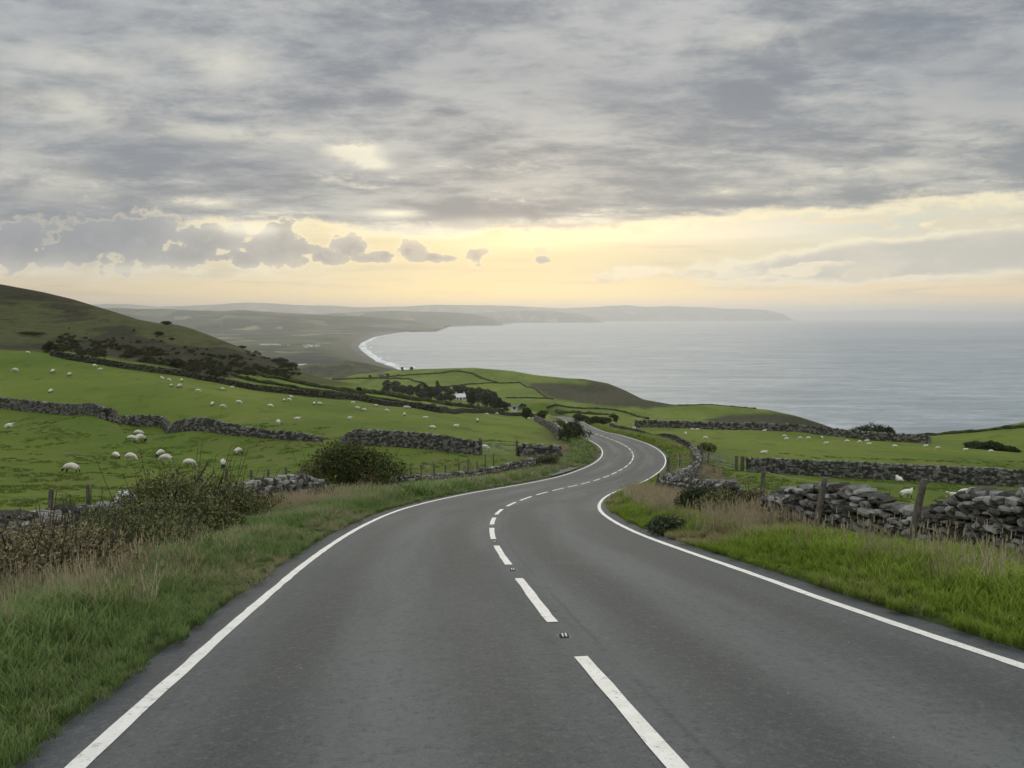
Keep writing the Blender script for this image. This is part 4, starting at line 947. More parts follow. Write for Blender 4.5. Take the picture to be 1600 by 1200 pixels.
# bushes on the hillside
HB = [(79,552,3.6,4.2,'round black bush standing alone at the left foot of the hill'),(260,507.5,4.5,2.4,'small dark bush on the skyline of the hill'),(275,574,5,3.4,'darkest bush in the scrub at the foot of the hill'),(437,568,7,3.5,'dark thicket on the lower skyline of the hill'),(450,575,7,3.2,'second thicket on the lower skyline of the hill'),
 (340,590,6,3.0,'bush at the right end of the hill foot scrub'),(307,585,6,3.2,'bush near the right end of the hill foot scrub'),(210,555,5,2.6,'bush in the middle of the hill scrub'),(378,543,3,1.4,'tiny bush on the skyline right of the hill crest'),(50,524,9,1.8,'long low thicket on the left of the hill'),(250,523,4,1.8,'lone bush on the hillside below the skyline bush')]
for k, (px, py, w, h, lab) in enumerate(HB):
    bush('gorse_bush', hit(px, py), w * .85, h * .7, 2200, .15, M_SCRUB, lab, 'bush', 'bushes on the hillside', seed=120+k, k=7)
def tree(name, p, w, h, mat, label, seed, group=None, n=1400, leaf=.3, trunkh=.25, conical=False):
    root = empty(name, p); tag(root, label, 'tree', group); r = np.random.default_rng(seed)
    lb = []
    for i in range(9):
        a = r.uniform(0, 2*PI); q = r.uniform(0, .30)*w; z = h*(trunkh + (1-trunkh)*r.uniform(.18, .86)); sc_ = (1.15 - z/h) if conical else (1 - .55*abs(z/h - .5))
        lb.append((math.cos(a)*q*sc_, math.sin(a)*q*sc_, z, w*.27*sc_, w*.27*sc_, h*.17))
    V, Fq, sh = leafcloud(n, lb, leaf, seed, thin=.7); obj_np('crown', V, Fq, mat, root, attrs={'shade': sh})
    mb = MB(); mb.tube([(0, 0, -.3), (w*.02, 0, h*trunkh), (0, w*.02, h*.7)], [w*.045, w*.035, w*.012], 7)
    for i in range(5):
        a = r.uniform(0, 2*PI); mb.tube([(0, 0, h*(trunkh+.05*i)), (math.cos(a)*w*.18, math.sin(a)*w*.18, h*(trunkh+.15+.07*i)), (math.cos(a)*w*.3, math.sin(a)*w*.3, h*(trunkh+.3+.07*i))], [w*.018, w*.012, w*.005], 5)
    mb.build('trunk', M_BARK, root); return root
tree('tree', g3(822, 238), 4.4, 4.9, M_GORSE, 'dark round tree at the corner where the upper wall meets the road', 5, n=2600, leaf=.17, trunkh=.05)
tree('tree', g3(847, 215), 3.6, 3.3, M_HAW, 'smaller dark tree right of the corner tree', 6, n=1800, leaf=.16, trunkh=.05)
tree('tree', g3(963, 225), 1.9, 2.4, M_GORSE, 'lone little tree in the field beyond the far right verge', 7, n=900, leaf=.13, trunkh=.1)
WD = [(605,612,15,15),(618,613,14,15),(629,614,13,12),(640,615,13,12),(655,618,14,15),(664,620,16,19),(674,622,14,15),(684,622,14,22),(694,624,15,17),(704,624,14,14),(714,617,13,13),(728,618,14,11),(738,633,14,22),(748,633,15,23),(759,635,16,24),(770,637,15,20),(780,640,14,16),(788,642,12,12),(690,626,14,10),(722,612,12,9),(660,622,12,10)]
wl = ['leftmost tree of the dark wood','second tree from the left end of the dark wood','third tree from the left end of the dark wood','tree at the right of the left clump of the wood','tree at the left of the middle clump of the wood','tall tree in the left half of the middle clump','tree just left of the tallest tree in the wood','tallest pointed tree of the middle clump','tree just right of the tallest tree in the wood','tree above and left of the white cottage','tree directly behind the white cottage','tree behind the right end of the white cottage','leftmost tree of the clump right of the cottage','second tree of the clump right of the cottage','tallest tree of the clump right of the cottage','tree on the falling right shoulder of the right clump','last but one tree on the right of the wood','low tree at the right end of the wood','low tree below the tallest tree of the wood','small tree behind the cottage roof','low tree in front of the middle clump']
for k, (px, py, w, h) in enumerate(WD):
    p = hit(px, py + 3, dmin=300); sc_ = p[1] / F
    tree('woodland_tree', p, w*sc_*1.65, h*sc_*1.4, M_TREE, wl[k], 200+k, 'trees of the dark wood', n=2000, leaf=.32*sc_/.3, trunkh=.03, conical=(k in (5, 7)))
for (px, py, lab) in ((578,590,'tiny dark tree on the headland left of the grey farm'),(628,577.5,'tiny tree on the headland skyline, left one'),(643,577.2,'tiny tree on the headland skyline, right one'),(606,586,'small tree beside the grey farm on the headland')):
    p = hit(px, py + 1.5, dmin=400); tree('tree', p, 4.5, 3.4, M_TREE, lab, int(px), n=160, leaf=.6, trunkh=.02)

# ------------------------------------------------------------------ fences and gates
M_POST = plain('weathered_wood', (.145, .128, .102), .9, .35, 9); M_WIRE = plain('galvanised_wire', (.15, .15, .14), .5, .15, 3, .5); M_GALV = plain('galvanised_steel', (.26, .27, .27), .5, .2, 3, .5)
r_ = np.random.default_rng(77)
def fence(label, posts, wires, ref):
    """posts: (px, metres ahead, height, lean x); wires at heights"""
    P = [np.r_[g3(px, d)] for (px, d, h, l) in posts]; c0 = P[len(P)//2]; root = empty('wire_fence', c0); tag(root, label, 'fence')
    tops = []
    for p, (px, d, h, l) in zip(P, posts):
        mb = MB(); q = p - c0; tl = np.array((l, r_.normal(0, .03), h)); rad = .052
        mb.tube([q - (0, 0, .3), q + tl*.5 + r_.normal(0, .006, 3), q + tl*.96, q + tl], [rad*1.05, rad, rad*.95, rad*.75], 8); mb.build('post', M_POST, root); tops.append((q, tl))
    for w in wires:
        for k in range(len(tops)-1):
            a = tops[k][0] + tops[k][1]*w; b_ = tops[k+1][0] + tops[k+1][1]*w
            mb = MB() if k == 0 else mb
            m_ = (a + b_)/2 - (0, 0, .03); mb.tube([a, m_, b_], .0035 if posts[0][1] < 30 else .006, 4, cap=False)
        mb.build('wire', M_WIRE, root)
    return root
fence('wire fence on round posts behind the left roadside wall', [(-60,14.2,1.4,.0),(62,16.0,1.45,.12),(131,17.9,1.55,.02),(209,20.4,1.42,.03),(265,23.4,1.60,.0),(307,26,1.55,.0),(350,28.6,1.50,.0),(386,29.6,1.4,.07),(414,31.2,1.4,.05),(444,32.4,1.45,.0),(468,33.8,1.5,.02),(498,35.4,1.5,.0)], (.45, .70, .92), W1)
fence('wire fence on thin posts beyond the big hawthorn, left of the road', [(601,45.5,1.45,0),(617,46,1.5,0),(640,49,1.5,.03),(657,51,1.35,0),(677,53,1.4,0),(695,55,1.2,0),(716,57,1.3,.04),(731,58,1.5,0),(745,59,1.2,0),(758,60.5,1.5,0),(771,62,1.5,0)], (.5, .9), W1b)
fence('leaning posts with wire in front of the tall right wall', [(1425,11.3,1.16,.20),(1278,13.4,1.12,.16),(1193,18.4,1.35,.07),(1138,22.5,1.05,.03),(1076,26.2,1.15,.16)], (.6, .92), W5)
fence('crooked posts at the inner end of the winding wall', [(1026,35,1.05,.14),(1041,34,1.05,-.05),(1056,38,.9,0),(1064,64,1.3,0),(1109,69,1.3,0)], (.8,), W5b)
def gate(name, pa, pb, label, h=1.15, bars=6, mat=None, post=True):
    a = g3(*pa); b_ = g3(*pb); c0 = (a + b_)/2; root = empty(name, c0); tag(root, label, 'gate'); u = b_ - a
    for k in range(bars):
        z = .15 + (h - .15) * (k / (bars - 1)) ** .85; mb = MB(); mb.tube([a - c0 + (0, 0, z), b_ - c0 + (0, 0, z)], .022, 6); mb.build('bar', mat or M_GALV, root)
    for t in (0.0, .5, 1.0):
        q = a - c0 + u*t; mb = MB(); mb.tube([q + (0, 0, .1), q + (0, 0, h+.03)], .026, 6); mb.build('upright', mat or M_GALV, root)
    mb = MB(); mb.tube([a - c0 + (0, 0, .15), a - c0 + u*.5 + (0, 0, h)], .018, 6); mb.build('brace', mat or M_GALV, root)
    if post:
        for q in (a - u*.03, b_ + u*.03):
            mb = MB(); mb.box(q - c0 + (0, 0, .55), (.2, .2, 1.7), .1); mb.build('gate_post', M_POST, root)
gate('field_gate', (1100,72), (1152,71), 'grey steel field gate with horizontal bars at the end of the right pasture wall')
gate('field_gate', (753,71), (806,72), 'thin grey field gate between the pasture wall post and the short wall')
gate('field_gate', (1047,60), (1086,62), 'small weathered gate by the road inside the right bend', h=1.1, bars=4, mat=M_POST)
def post(px, d, h, w, label):
    p = g3(px, d); mb = MB(); mb.box((0, 0, h/2-.15), (w, w, h+.3), .2); mb.box((0, 0, h+.02), (w*.9, w*.9, .04), .2); o = mb.build('gate_post', M_POST); o.location = p; tag(o, label, 'post')
post(750, 71.5, 1.45, .24, 'square dark post at the right end of the pasture wall'); post(1163, 71.5, 1.3, .24, 'dark post at the left end of the right pasture wall')

# ------------------------------------------------------------------ buildings
M_WALLW = plain('white_render', (.72, .72, .69), .8, .06, .5); M_SLATE = plain('slate_roof', (.13, .135, .145), .7, .25, .6); M_GLASS = plain('dark_window', (.03, .035, .04), .2, .1, 1, .5); M_GREYW = plain('grey_stone_wall', (.25, .24, .225), .9, .2, .5); M_ROOFL = plain('pale_roof', (.62, .63, .64), .5, .08, .3)
def house(name, p, L, Wd, hw, hr, rz, label, wall_m=M_WALLW, roof_m=M_SLATE, wins=3, group=None, chim=True):
    root = empty(name, p, rz); tag(root, label, 'building', group)
    V = [(-L/2,-Wd/2,-1),(L/2,-Wd/2,-1),(L/2,Wd/2,-1),(-L/2,Wd/2,-1),(-L/2,-Wd/2,hw),(L/2,-Wd/2,hw),(L/2,Wd/2,hw),(-L/2,Wd/2,hw),(-L/2,0,hw+hr-.05),(L/2,0,hw+hr-.05)]
    obj_np('wall', V, [np.array([(0,1,5,4),(2,3,7,6)]), np.array([(1,2,6,9,5),(3,0,4,8,7)])], wall_m, root)
    e = .3; V = []
    for s_ in (-1, 1):
        for x in (-L/2-e, L/2+e): V += [(x, s_*(Wd/2+e), hw-.12), (x, 0, hw+hr), (x, 0, hw+hr+.15), (x, s_*(Wd/2+e), hw+.03)]
    f = []
    for b_ in (0, 8): f += [(b_,b_+1,b_+5,b_+4),(b_+3,b_+7,b_+6,b_+2),(b_,b_+4,b_+7,b_+3),(b_,b_+3,b_+2,b_+1),(b_+4,b_+5,b_+6,b_+7)]
    rf = obj_np('roof', V, np.array(f), roof_m, root)
    if chim:
        for x in (-L*.42, L*.42):
            mb = MB(); mb.box((x, 0, hw+hr+.4), (.6, .6, 1.2)); mb.box((x, 0, hw+hr+1.03), (.7, .7, .1)); mb.build('chimney', wall_m, rf)
    for k in range(wins):
        x = -L/2 + L*(k+.5)/wins; mb = MB()
        if k == wins//2 and wins > 1: mb.box((x, -Wd/2-.02, 1.0), (.9, .08, 2.0)); mb.build('door', M_GLASS, root)
        else: mb.box((x, -Wd/2-.02, hw*.55), (.9, .08, 1.1)); w_ = mb.build('window', M_GLASS, root); mb = MB(); mb.box((x, -Wd/2-.05, hw*.55-.62), (1.1, .16, .12)); mb.build('sill', wall_m, w_)
    return root
p = hit(719, 625, dmin=330); k_ = p[1] / F
house('cottage', p, 15*k_, 5, 1.9, 2.0, .25, 'white cottage with a slate roof among the dark trees', roof_m=M_ROOFL)
p = hit(803, 646, dmin=200); house('farmhouse', p + (0, 14, 0), 1.75, 1.6, 1.0, .5, .3, 'small white shed behind the wall left of the corner tree', wins=1, chim=False)
p = hit(813, 645, dmin=200); house('barn', p + (0, 18, 0), 1.6, 1.4, .8, .5, .1, 'little grey shed between the white shed and the corner tree', M_GREYW, wins=0, chim=False)
p = hit(596, 589.5, dmin=400); house('farmhouse', p, 4.5, 4, 2.2, 1.8, .4, 'small grey farmhouse on the headland beside the hedge', M_GREYW, wins=2)
P = hits([(680,627),(700,627.5),(722,630),(734,634),(728,635),(700,631),(680,629)], dmin=320); P[:, 2] += .25
o = obj_np('track', P, np.array([range(7)]), plain('pale_gravel', (.20, .20, .19), .95, .2, .3)); tag(o, 'pale gravel yard below the white cottage', 'yard', kind='structure')
def plain_pt(px, py): return seapt(px, py) * np.array(1.0) * ((SEA + 6) / SEA)
for k, (px, py, L, lab) in enumerate([(416,539.5,48,'long white shed, leftmost on the coastal plain'),(429,539.5,34,'white shed right of the longest one on the plain')]):
    house('white_shed', plain_pt(px, py), L, 16, 4, 1.5, 0, lab, roof_m=M_ROOFL, wins=0, group='white sheds on the plain', chim=False)
for k, (px, py, L) in enumerate([(437,541,10),(451,541,8),(476,541,10),(481,540,12),(485,542,12),(489,541,9),(494,541.5,22),(498,541,12),(478,543,9)]):
    house('village_house', plain_pt(px, py), L, 9, 4.5, 3, .3*k, 'tiny pale village house on the coastal plain, ' + ['far left, beside the long sheds','between the sheds and the village','at the left end of the village','second from the left in the village','brightest near the village middle','in the middle of the village','large one at its right','right-most of the village','lowest, in front of the village'][k], M_WALLW, M_ROOFL if k in (4, 6) else M_GREYW, wins=2, group='village houses on the plain', chim=False)
ys_ = [(452,571),(462,569.5),(475,568.8),(488,569.3),(496,571),(480,570.8),(465,571.3)]
P = np.array([seapt(*q) * ((SEA+8)/SEA) for q in ys_]); P[:, 2] = SEA + 8.6
tag(obj_np('river', P, np.array([range(7)]), M_SEA), 'pale strip of river behind the knoll', 'river', kind='structure')

# ------------------------------------------------------------------ sheep
m, nt, b, pos = new_mat('wool', .95, .05); n = noise(nt, pos, 16, 4, .7); rn = X(nt, nt.nodes.new('ShaderNodeObjectInfo').outputs['Random'])
setc(nt, b, mixc(nt, n.ss(.3, .7), mixc(nt, rn, (.50, .45, .36), (.66, .61, .50)), mixc(nt, rn, (.68, .63, .53), (.82, .78, .68)))); bump(nt, b, n, .8, .03); M_WOOL = m
M_BLACKF = plain('black_face', (.022, .020, .018), .8, .3, 20); M_PALEF = plain('pale_face', (.60, .55, .46), .8, .1, 20)
def sheep_mesh(pose, face, name):
    """one skinned body: trunk, neck, head, ears, four legs, tail; x is forward"""
    V = []; E_ = []; Rr = []
    def v(p, r, par=None):
        V.append(p); Rr.append(r); i = len(V) - 1
        if par is not None: E_.append((par, i))
        return i
    zt = .52 if pose != 'lying' else .27
    pel = v((-.36, 0, zt+.01), (.215, .235)); a = v((-.12, 0, zt), (.25, .255), pel); c = v((.14, 0, zt), (.255, .25), a); ch = v((.36, 0, zt+.02), (.205, .215), c)
    if pose == 'grazing': nk = v((.50, 0, zt-.06), (.125, .135), ch); n2 = v((.60, 0, zt-.22), (.095, .10), nk); hd = v((.67, 0, zt-.34), (.072, .080), n2); mz = v((.73, 0, zt-.46), (.045, .048), hd); up = -.35
    elif pose == 'standing': nk = v((.49, 0, zt+.14), (.125, .13), ch); n2 = v((.56, 0, zt+.26), (.09, .095), nk); hd = v((.63, 0, zt+.31), (.075, .078), n2); mz = v((.76, 0, zt+.26), (.045, .045), hd); up = .3
    else: nk = v((.49, .03, zt+.12), (.12, .13), ch); n2 = v((.56, .05, zt+.22), (.09, .095), nk); hd = v((.62, .07, zt+.26), (.072, .076), n2); mz = v((.74, .09, zt+.20), (.045, .045), hd); up = .3
    for s_ in (-1, 1):
        hx, _, hz = V[hd]; v((hx-.03, s_*.15, hz+.03), (.022, .012), hd)
    v((-.56, 0, zt-.06), (.045, .05), pel)
    if pose == 'lying':
        for s_ in (-1, 1):
            k = v((.38, s_*.17, .12), (.055, .055), ch); v((.56, s_*.15, .05), (.035, .035), k)
            k = v((-.30, s_*.20, .12), (.08, .08), pel); v((-.08, s_*.24, .05), (.035, .035), k)
    else:
        for s_, dx in ((-1, .04), (1, -.04)):
            e = v((.33, s_*.125, .36), (.070, .070), ch); k = v((.35+dx, s_*.125, .20), (.034, .034), e); v((.34+dx*1.6, s_*.125, .02), (.034, .034), k)
            e = v((-.40, s_*.13, .36), (.085, .085), pel); k = v((-.47-dx, s_*.13, .21), (.036, .036), e); v((-.43-dx*1.5, s_*.13, .02), (.034, .034), k)
    me = bpy.data.meshes.new(name); me.from_pydata(V, E_, []); o = bpy.data.objects.new(name, me); COL.objects.link(o)
    sk = o.modifiers.new('skin', 'SKIN'); sk.use_smooth_shade = True
    for i, r in enumerate(Rr): me.skin_vertices[0].data[i].radius = r
    me.skin_vertices[0].data[0].use_root = True
    ss_ = o.modifiers.new('sub', 'SUBSURF'); ss_.levels = 1; ss_.render_levels = 1
    dg = bpy.context.evaluated_depsgraph_get(); dg.update(); out = bpy.data.meshes.new_from_object(o.evaluated_get(dg)); out.name = name
    bpy.data.objects.remove(o)
    n = len(out.vertices); co = np.empty(n*3, np.float32); out.vertices.foreach_get('co', co); co = co.reshape(-1, 3)
    # woolly lumps on the fleece
    fl = (co[:, 0] < .50) & (co[:, 2] > (.30 if pose != 'lying' else .10))
    d = co - np.array((0, 0, zt)); d[:, 0] *= .3; d /= np.linalg.norm(d, axis=1)[:, None] + 1e-6
    co[fl] += (d * (fbm(co[:, 0]*9 + co[:, 2]*5, co[:, 1]*9 + co[:, 2]*7, 3, 4) * .07)[:, None])[fl]
    out.vertices.foreach_set('co', co.ravel())
    out.materials.clear(); out.materials.append(M_WOOL); out.materials.append(M_BLACKF if face == 'black' else M_PALEF)
    cen = np.array([p.center for p in out.polygons]); hx, hz = V[n2][0], V[n2][2]
    head = (cen[:, 0] > .53) & (np.linalg.norm(cen - np.array(V[hd]), axis=1) < .24) if pose != 'grazing' else (cen[:, 0] > .55) & (cen[:, 2] < zt - .20)
    leg = cen[:, 2] < (.27 if pose != 'lying' else .07); mi = np.where(head | leg, 1, 0)
    out.polygons.foreach_set('material_index', mi.astype(np.int32)); out.update()
    return out
SM = {(p, f): sheep_mesh(p, f, 'sheep') for p in ('grazing', 'standing', 'lying') for f in ('black', 'pale')}
def sheep(px, py, ln, pose, face, yaw, label, group, scale=1.0):
    """yaw: 0 faces right across the picture, 180 left, 90 away, 270 towards the camera"""
    p = hit(px, py); o = bpy.data.objects.new('sheep', SM[(pose, face)]); rz = math.radians(yaw)
    g = Hf(np.array([p[0]+.4*math.cos(rz), p[0]-.4*math.cos(rz)]), np.array([p[1]+.4*math.sin(rz), p[1]-.4*math.sin(rz)]))
    o.location = (p[0], p[1], p[2] + .01); o.rotation_euler = (0, -math.atan2(g[0]-g[1], .8), rz)
    if ln: f_ = ln * p[1] / F / (1.25 * max(abs(math.cos(rz)), .5)); scale = min(max(f_ * .93, .75), 1.2)
    o.scale = (scale,)*3; COL.objects.link(o); tag(o, label, 'sheep', group)
G1 = 'sheep in the lower left pasture'
NS = [(112,739,30,'grazing','black',178,'large black-faced sheep grazing alone, nearest in the left pasture'),(14,668,18,'lying','pale',0,'white sheep lying at the left edge below the dark wall'),(176,656,15,'lying','pale',10,'white sheep lying right under the dip in the dark wall'),
 (216,681,17,'grazing','black',10,'upper sheep of the tight group of three'),(206,689,15,'grazing','black',185,'left sheep of the tight group of three'),(218,692,13,'grazing','black',70,'lower right sheep of the tight group of three'),
 (181,717,17,'grazing','black',-35,'left sheep of the pair above the second fence post'),(204,720,23,'grazing','pale',-15,'right sheep of the pair above the fence posts'),(251,714,11,'grazing','black',262,'sheep facing the camera behind a larger grazing one'),
 (260,722,24,'grazing','pale',180,'larger pale sheep grazing to the left in front of another'),(295,729,23,'grazing','pale',5,'pale sheep grazing above the bramble bank'),(349,731,13,'grazing','black',290,'sheep grazing behind a fence post above the brambles'),(372,711,11,'grazing','black',75,'lone sheep grazing in the middle of the left pasture'),
 (609,697,14,'lying','pale',0,'white sheep lying against the wall right of the gap'),(684,702,8,'lying','pale',80,'small white sheep lying at the foot of the pasture wall'),(757,704,9,'grazing','pale',0,'white sheep half hidden behind the square gate post')]
for a in NS: sheep(*a, G1)
def flock(pts, field, group):
    pts = sorted(pts); n = len(pts)
    ordn = ['leftmost','second','third','fourth','fifth','sixth','seventh','eighth','ninth','tenth','eleventh','twelfth','thirteenth','fourteenth','fifteenth','sixteenth','seventeenth','eighteenth','nineteenth','twentieth','twenty-first','twenty-second','twenty-third','twenty-fourth','twenty-fifth','twenty-sixth']
    rr = np.random.default_rng(len(pts))
    for k, (px, py, ln, yaw, pose, face) in enumerate(pts):
        w = ordn[k] if k == 0 else ordn[k] + ' from left'
        if k == n-1: w = 'rightmost'
        desc = {'grazing': 'grazing', 'lying': 'lying', 'standing': 'standing'}[pose]
        sheep(px, py, ln, pose, face, yaw, '%s %s sheep, %s, %s' % (desc, 'black-faced' if face == 'black' else 'white', w, field), group)
gz_, ly, B_, P__ = 'grazing', 'lying', 'black', 'pale'
flock([(24,582,13,180,gz_,P__),(43,553,6,0,gz_,P__),(83,583,6,275,gz_,B_),(109,588,6,275,gz_,B_),(148,574,5,80,gz_,P__),(156,578,8,0,ly,P__),(80,614,6,268,gz_,B_),(254,592,8,160,ly,P__),(264,596,8,170,gz_,P__),(284,597,5,95,gz_,B_),(268,605,5,270,gz_,B_),(281,607,7,265,gz_,B_),(309,613,9,10,gz_,P__)], 'left third of upper left pasture', 'sheep in the upper left pasture')
flock([(346,599,5,95,gz_,B_),(362,606,5,0,ly,P__),(347,610,7,5,gz_,B_),(332,634,6,272,gz_,B_),(348,638,9,10,gz_,P__),(373,631,9,0,gz_,P__),(422,637,9,5,gz_,P__),(444,628,5,85,gz_,B_),(452,627,7,175,gz_,P__),(455,621,6,150,ly,P__),(464,656,9,0,ly,P__),(435,665,9,100,gz_,P__),(491,633,5,272,gz_,B_),(499,633,7,0,gz_,B_)], 'middle third of upper left pasture', 'sheep in the upper left pasture')
flock([(551,630,7,350,ly,P__),(558,640,8,5,gz_,B_),(569,643,7,190,gz_,B_),(546,655,8,325,ly,P__),(587,636,6,0,gz_,B_),(604,644,8,335,gz_,P__),(633,637,4,0,ly,P__),(638,639,5,10,gz_,B_),(632,650,5,275,gz_,B_),(664,654,6,0,ly,P__),(676,671,8,170,gz_,B_),(712,667,8,0,ly,P__),(746,660,6,270,gz_,B_),(705,646,7,340,ly,P__),(715,645,6,200,ly,P__),(761,649,7,180,gz_,P__),(776,648,6,10,gz_,P__),(826,654,5,0,ly,P__),(833,654,4,0,ly,P__)], 'right third of upper left pasture', 'sheep in the upper left pasture')
flock([(990,670,8,0,ly,P__),(997,667,6,0,ly,P__),(1071,680,5,270,gz_,P__),(1102,687,9,5,gz_,P__),(1193,709,10,5,ly,P__),(1082,672,6,180,ly,P__),(1089,672,4,0,ly,P__),(1194,674,4,0,ly,P__)], 'upper right pasture beside the far bend', 'sheep in the upper right pasture')
flock([(1225,684,9,0,gz_,P__),(1228,687,5,0,ly,P__),(1250,687,8,180,gz_,P__),(1263,687,8,0,gz_,P__),(1284,686,4,270,gz_,P__),(1290,694,10,0,ly,P__),(1323,692,7,0,gz_,P__),(1332,679,6,0,ly,P__),(1343,693,6,200,gz_,P__),(1354,690,6,0,ly,P__),(1357,695,9,350,ly,P__),(1398,700,7,0,gz_,P__),(1446,698,6,0,ly,P__),(1465,703,9,0,gz_,P__),(1508,704,6,0,ly,P__),(1548,708,8,0,gz_,P__)], 'right half of upper right pasture', 'sheep in the upper right pasture')
G2 = 'sheep in the lower right pasture'
for a in [(1405,753,12,'lying','pale',80,'white sheep seen from behind just below the long right wall'),(1415,779,22,'standing','black',15,'black-nosed sheep with raised head above the slumped coping'),(1491,779,20,'lying','pale',185,'front sheep of the two lying together on the right'),(1506,773,17,'lying','pale',10,'rear sheep of the two lying together on the right')]: sheep(*a, G2)

# ------------------------------------------------------------------ grass
def hide(o): return o
TUFT = {}
def blade_mesh(n, h, spread, w, seed, lean=.5, seed_head=False, mat=None):
    r = np.random.default_rng(seed); V = []; Fq = []; sh = []
    for i in range(n):
        a = r.uniform(0, 2*PI); q = spread * math.sqrt(r.random()); b0 = np.array((math.cos(a)*q, math.sin(a)*q, -.02)); hh = h * r.uniform(.45, 1.15); la = r.uniform(0, 2*PI); le = lean * r.uniform(.1, 1.0) * hh
        dv = np.array((math.cos(la), math.sin(la), 0)); sd_ = np.array((-math.sin(la), math.cos(la), 0)) * w * r.uniform(.6, 1.2); k = len(V); s = r.random()
        for (t, ww) in ((0, 1), (.45, .85), (.8, .5)):
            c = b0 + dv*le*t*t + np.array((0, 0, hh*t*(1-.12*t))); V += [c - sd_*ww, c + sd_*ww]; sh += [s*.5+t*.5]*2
        V.append(b0 + dv*le*1.15 + np.array((0, 0, hh*.9))); sh.append(1.0)
        Fq += [(k, k+1, k+3, k+2), (k+2, k+3, k+5, k+4)]; 
        Fq.append((k+4, k+5, k+6, k+6))
        if seed_head and r.random() < .5:
            k = len(V); c = b0 + dv*le*1.0 + np.array((0, 0, hh*.92)); V += list(c + np.array(p) for p in ((-.006,0,0),(.006,0,0),(.003,0,.07),(-.003,0,.07))); sh += [1]*4; Fq.append((k,k+1,k+2,k+3))
    V = np.array(V); q4 = np.array([f for f in Fq if f[2] != f[3]]); t3 = np.array([f[:3] for f in Fq if f[2] == f[3]])
    return mesh_np('tuft', V, [q4, t3], mat, attrs={'shade': sh})
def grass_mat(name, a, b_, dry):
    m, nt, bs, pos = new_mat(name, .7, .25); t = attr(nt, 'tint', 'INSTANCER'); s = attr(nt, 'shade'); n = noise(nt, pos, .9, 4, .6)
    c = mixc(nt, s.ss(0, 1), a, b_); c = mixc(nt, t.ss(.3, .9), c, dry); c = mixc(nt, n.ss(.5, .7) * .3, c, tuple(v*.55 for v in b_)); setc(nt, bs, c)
    tr = nt.nodes.new('ShaderNodeBsdfTranslucent'); nt.links.new(c.k, tr.inputs[0]); mx = nt.nodes.new('ShaderNodeMixShader'); mx.inputs[0].default_value = .3
    nt.links.new(bs.outputs[0], mx.inputs[1]); nt.links.new(tr.outputs[0], mx.inputs[2]); nt.links.new(mx.outputs[0], nt.nodes['Material Output'].inputs[0]); return m
M_GL = grass_mat('verge_grass_cool', (.075, .125, .026), (.205, .285, .085), (.36, .32, .175))
M_GR = grass_mat('verge_grass_lush', (.085, .150, .012), (.255, .340, .036), (.34, .30, .14))
M_GD = grass_mat('dry_straw_grass', (.13, .11, .06), (.38, .31, .19), (.48, .42, .28))
M_GP = grass_mat('pasture_tufts', (.080, .122, .016), (.135, .185, .030), (.15, .17, .045))
def kinds(name, meshes):
    c = bpy.data.collections.new(name)
    for me in meshes: c.objects.link(bpy.data.objects.new('tuft', me))
    return c
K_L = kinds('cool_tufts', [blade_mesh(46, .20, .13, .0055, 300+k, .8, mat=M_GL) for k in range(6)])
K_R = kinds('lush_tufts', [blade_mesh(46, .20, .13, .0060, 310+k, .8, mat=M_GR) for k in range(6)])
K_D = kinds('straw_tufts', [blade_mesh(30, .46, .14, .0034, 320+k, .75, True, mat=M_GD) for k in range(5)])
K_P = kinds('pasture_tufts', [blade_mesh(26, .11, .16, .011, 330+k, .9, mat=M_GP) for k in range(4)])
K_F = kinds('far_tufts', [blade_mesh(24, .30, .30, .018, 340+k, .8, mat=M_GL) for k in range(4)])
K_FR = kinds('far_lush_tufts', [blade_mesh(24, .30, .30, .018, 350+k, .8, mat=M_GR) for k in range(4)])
K_FD = kinds('far_straw_tufts', [blade_mesh(20, .42, .22, .010, 360+k, .8, True, mat=M_GD) for k in range(4)])
def scatter(name, P, S, tint, coll, label):
    me = bpy.data.meshes.new(name); me.vertices.add(len(P)); me.vertices.foreach_set('co', np.asarray(P, np.float32).ravel())
    rr = np.random.default_rng(len(P))
    for k, v in (('size', S), ('turn', rr.uniform(0, 2*PI, len(P))), ('tint', tint)):
        a = me.attributes.new(k, 'FLOAT', 'POINT'); a.data.foreach_set('value', np.asarray(v, np.float32))
    o = bpy.data.objects.new(name, me); COL.objects.link(o); tag(o, label, 'grass', kind='stuff')
    ng = bpy.data.node_groups.new(name, 'GeometryNodeTree'); ng.interface.new_socket('Geometry', in_out='INPUT', socket_type='NodeSocketGeometry'); ng.interface.new_socket('Geometry', in_out='OUTPUT', socket_type='NodeSocketGeometry')
    N_ = ng.nodes.new; gi = N_('NodeGroupInput'); go_ = N_('NodeGroupOutput'); iop = N_('GeometryNodeInstanceOnPoints'); ci = N_('GeometryNodeCollectionInfo')
    ci.inputs['Collection'].default_value = coll; ci.inputs['Separate Children'].default_value = True; ci.inputs['Reset Children'].default_value = True
    def na(k): n = N_('GeometryNodeInputNamedAttribute'); n.data_type = 'FLOAT'; n.inputs['Name'].default_value = k; return n.outputs['Attribute']
    cx_ = N_('ShaderNodeCombineXYZ'); ng.links.new(na('turn'), cx_.inputs[2]); L_ = ng.links.new
    L_(gi.outputs[0], iop.inputs['Points']); L_(ci.outputs[0], iop.inputs['Instance']); iop.inputs['Pick Instance'].default_value = True
    L_(cx_.outputs[0], iop.inputs['Rotation']); cs = N_('ShaderNodeCombineXYZ'); s_ = na('size')
    for i in range(3): L_(s_, cs.inputs[i])
    L_(cs.outputs[0], iop.inputs['Scale']); L_(iop.outputs[0], go_.inputs[0])
    md = o.modifiers.new('scatter', 'NODES'); md.node_group = ng; return o
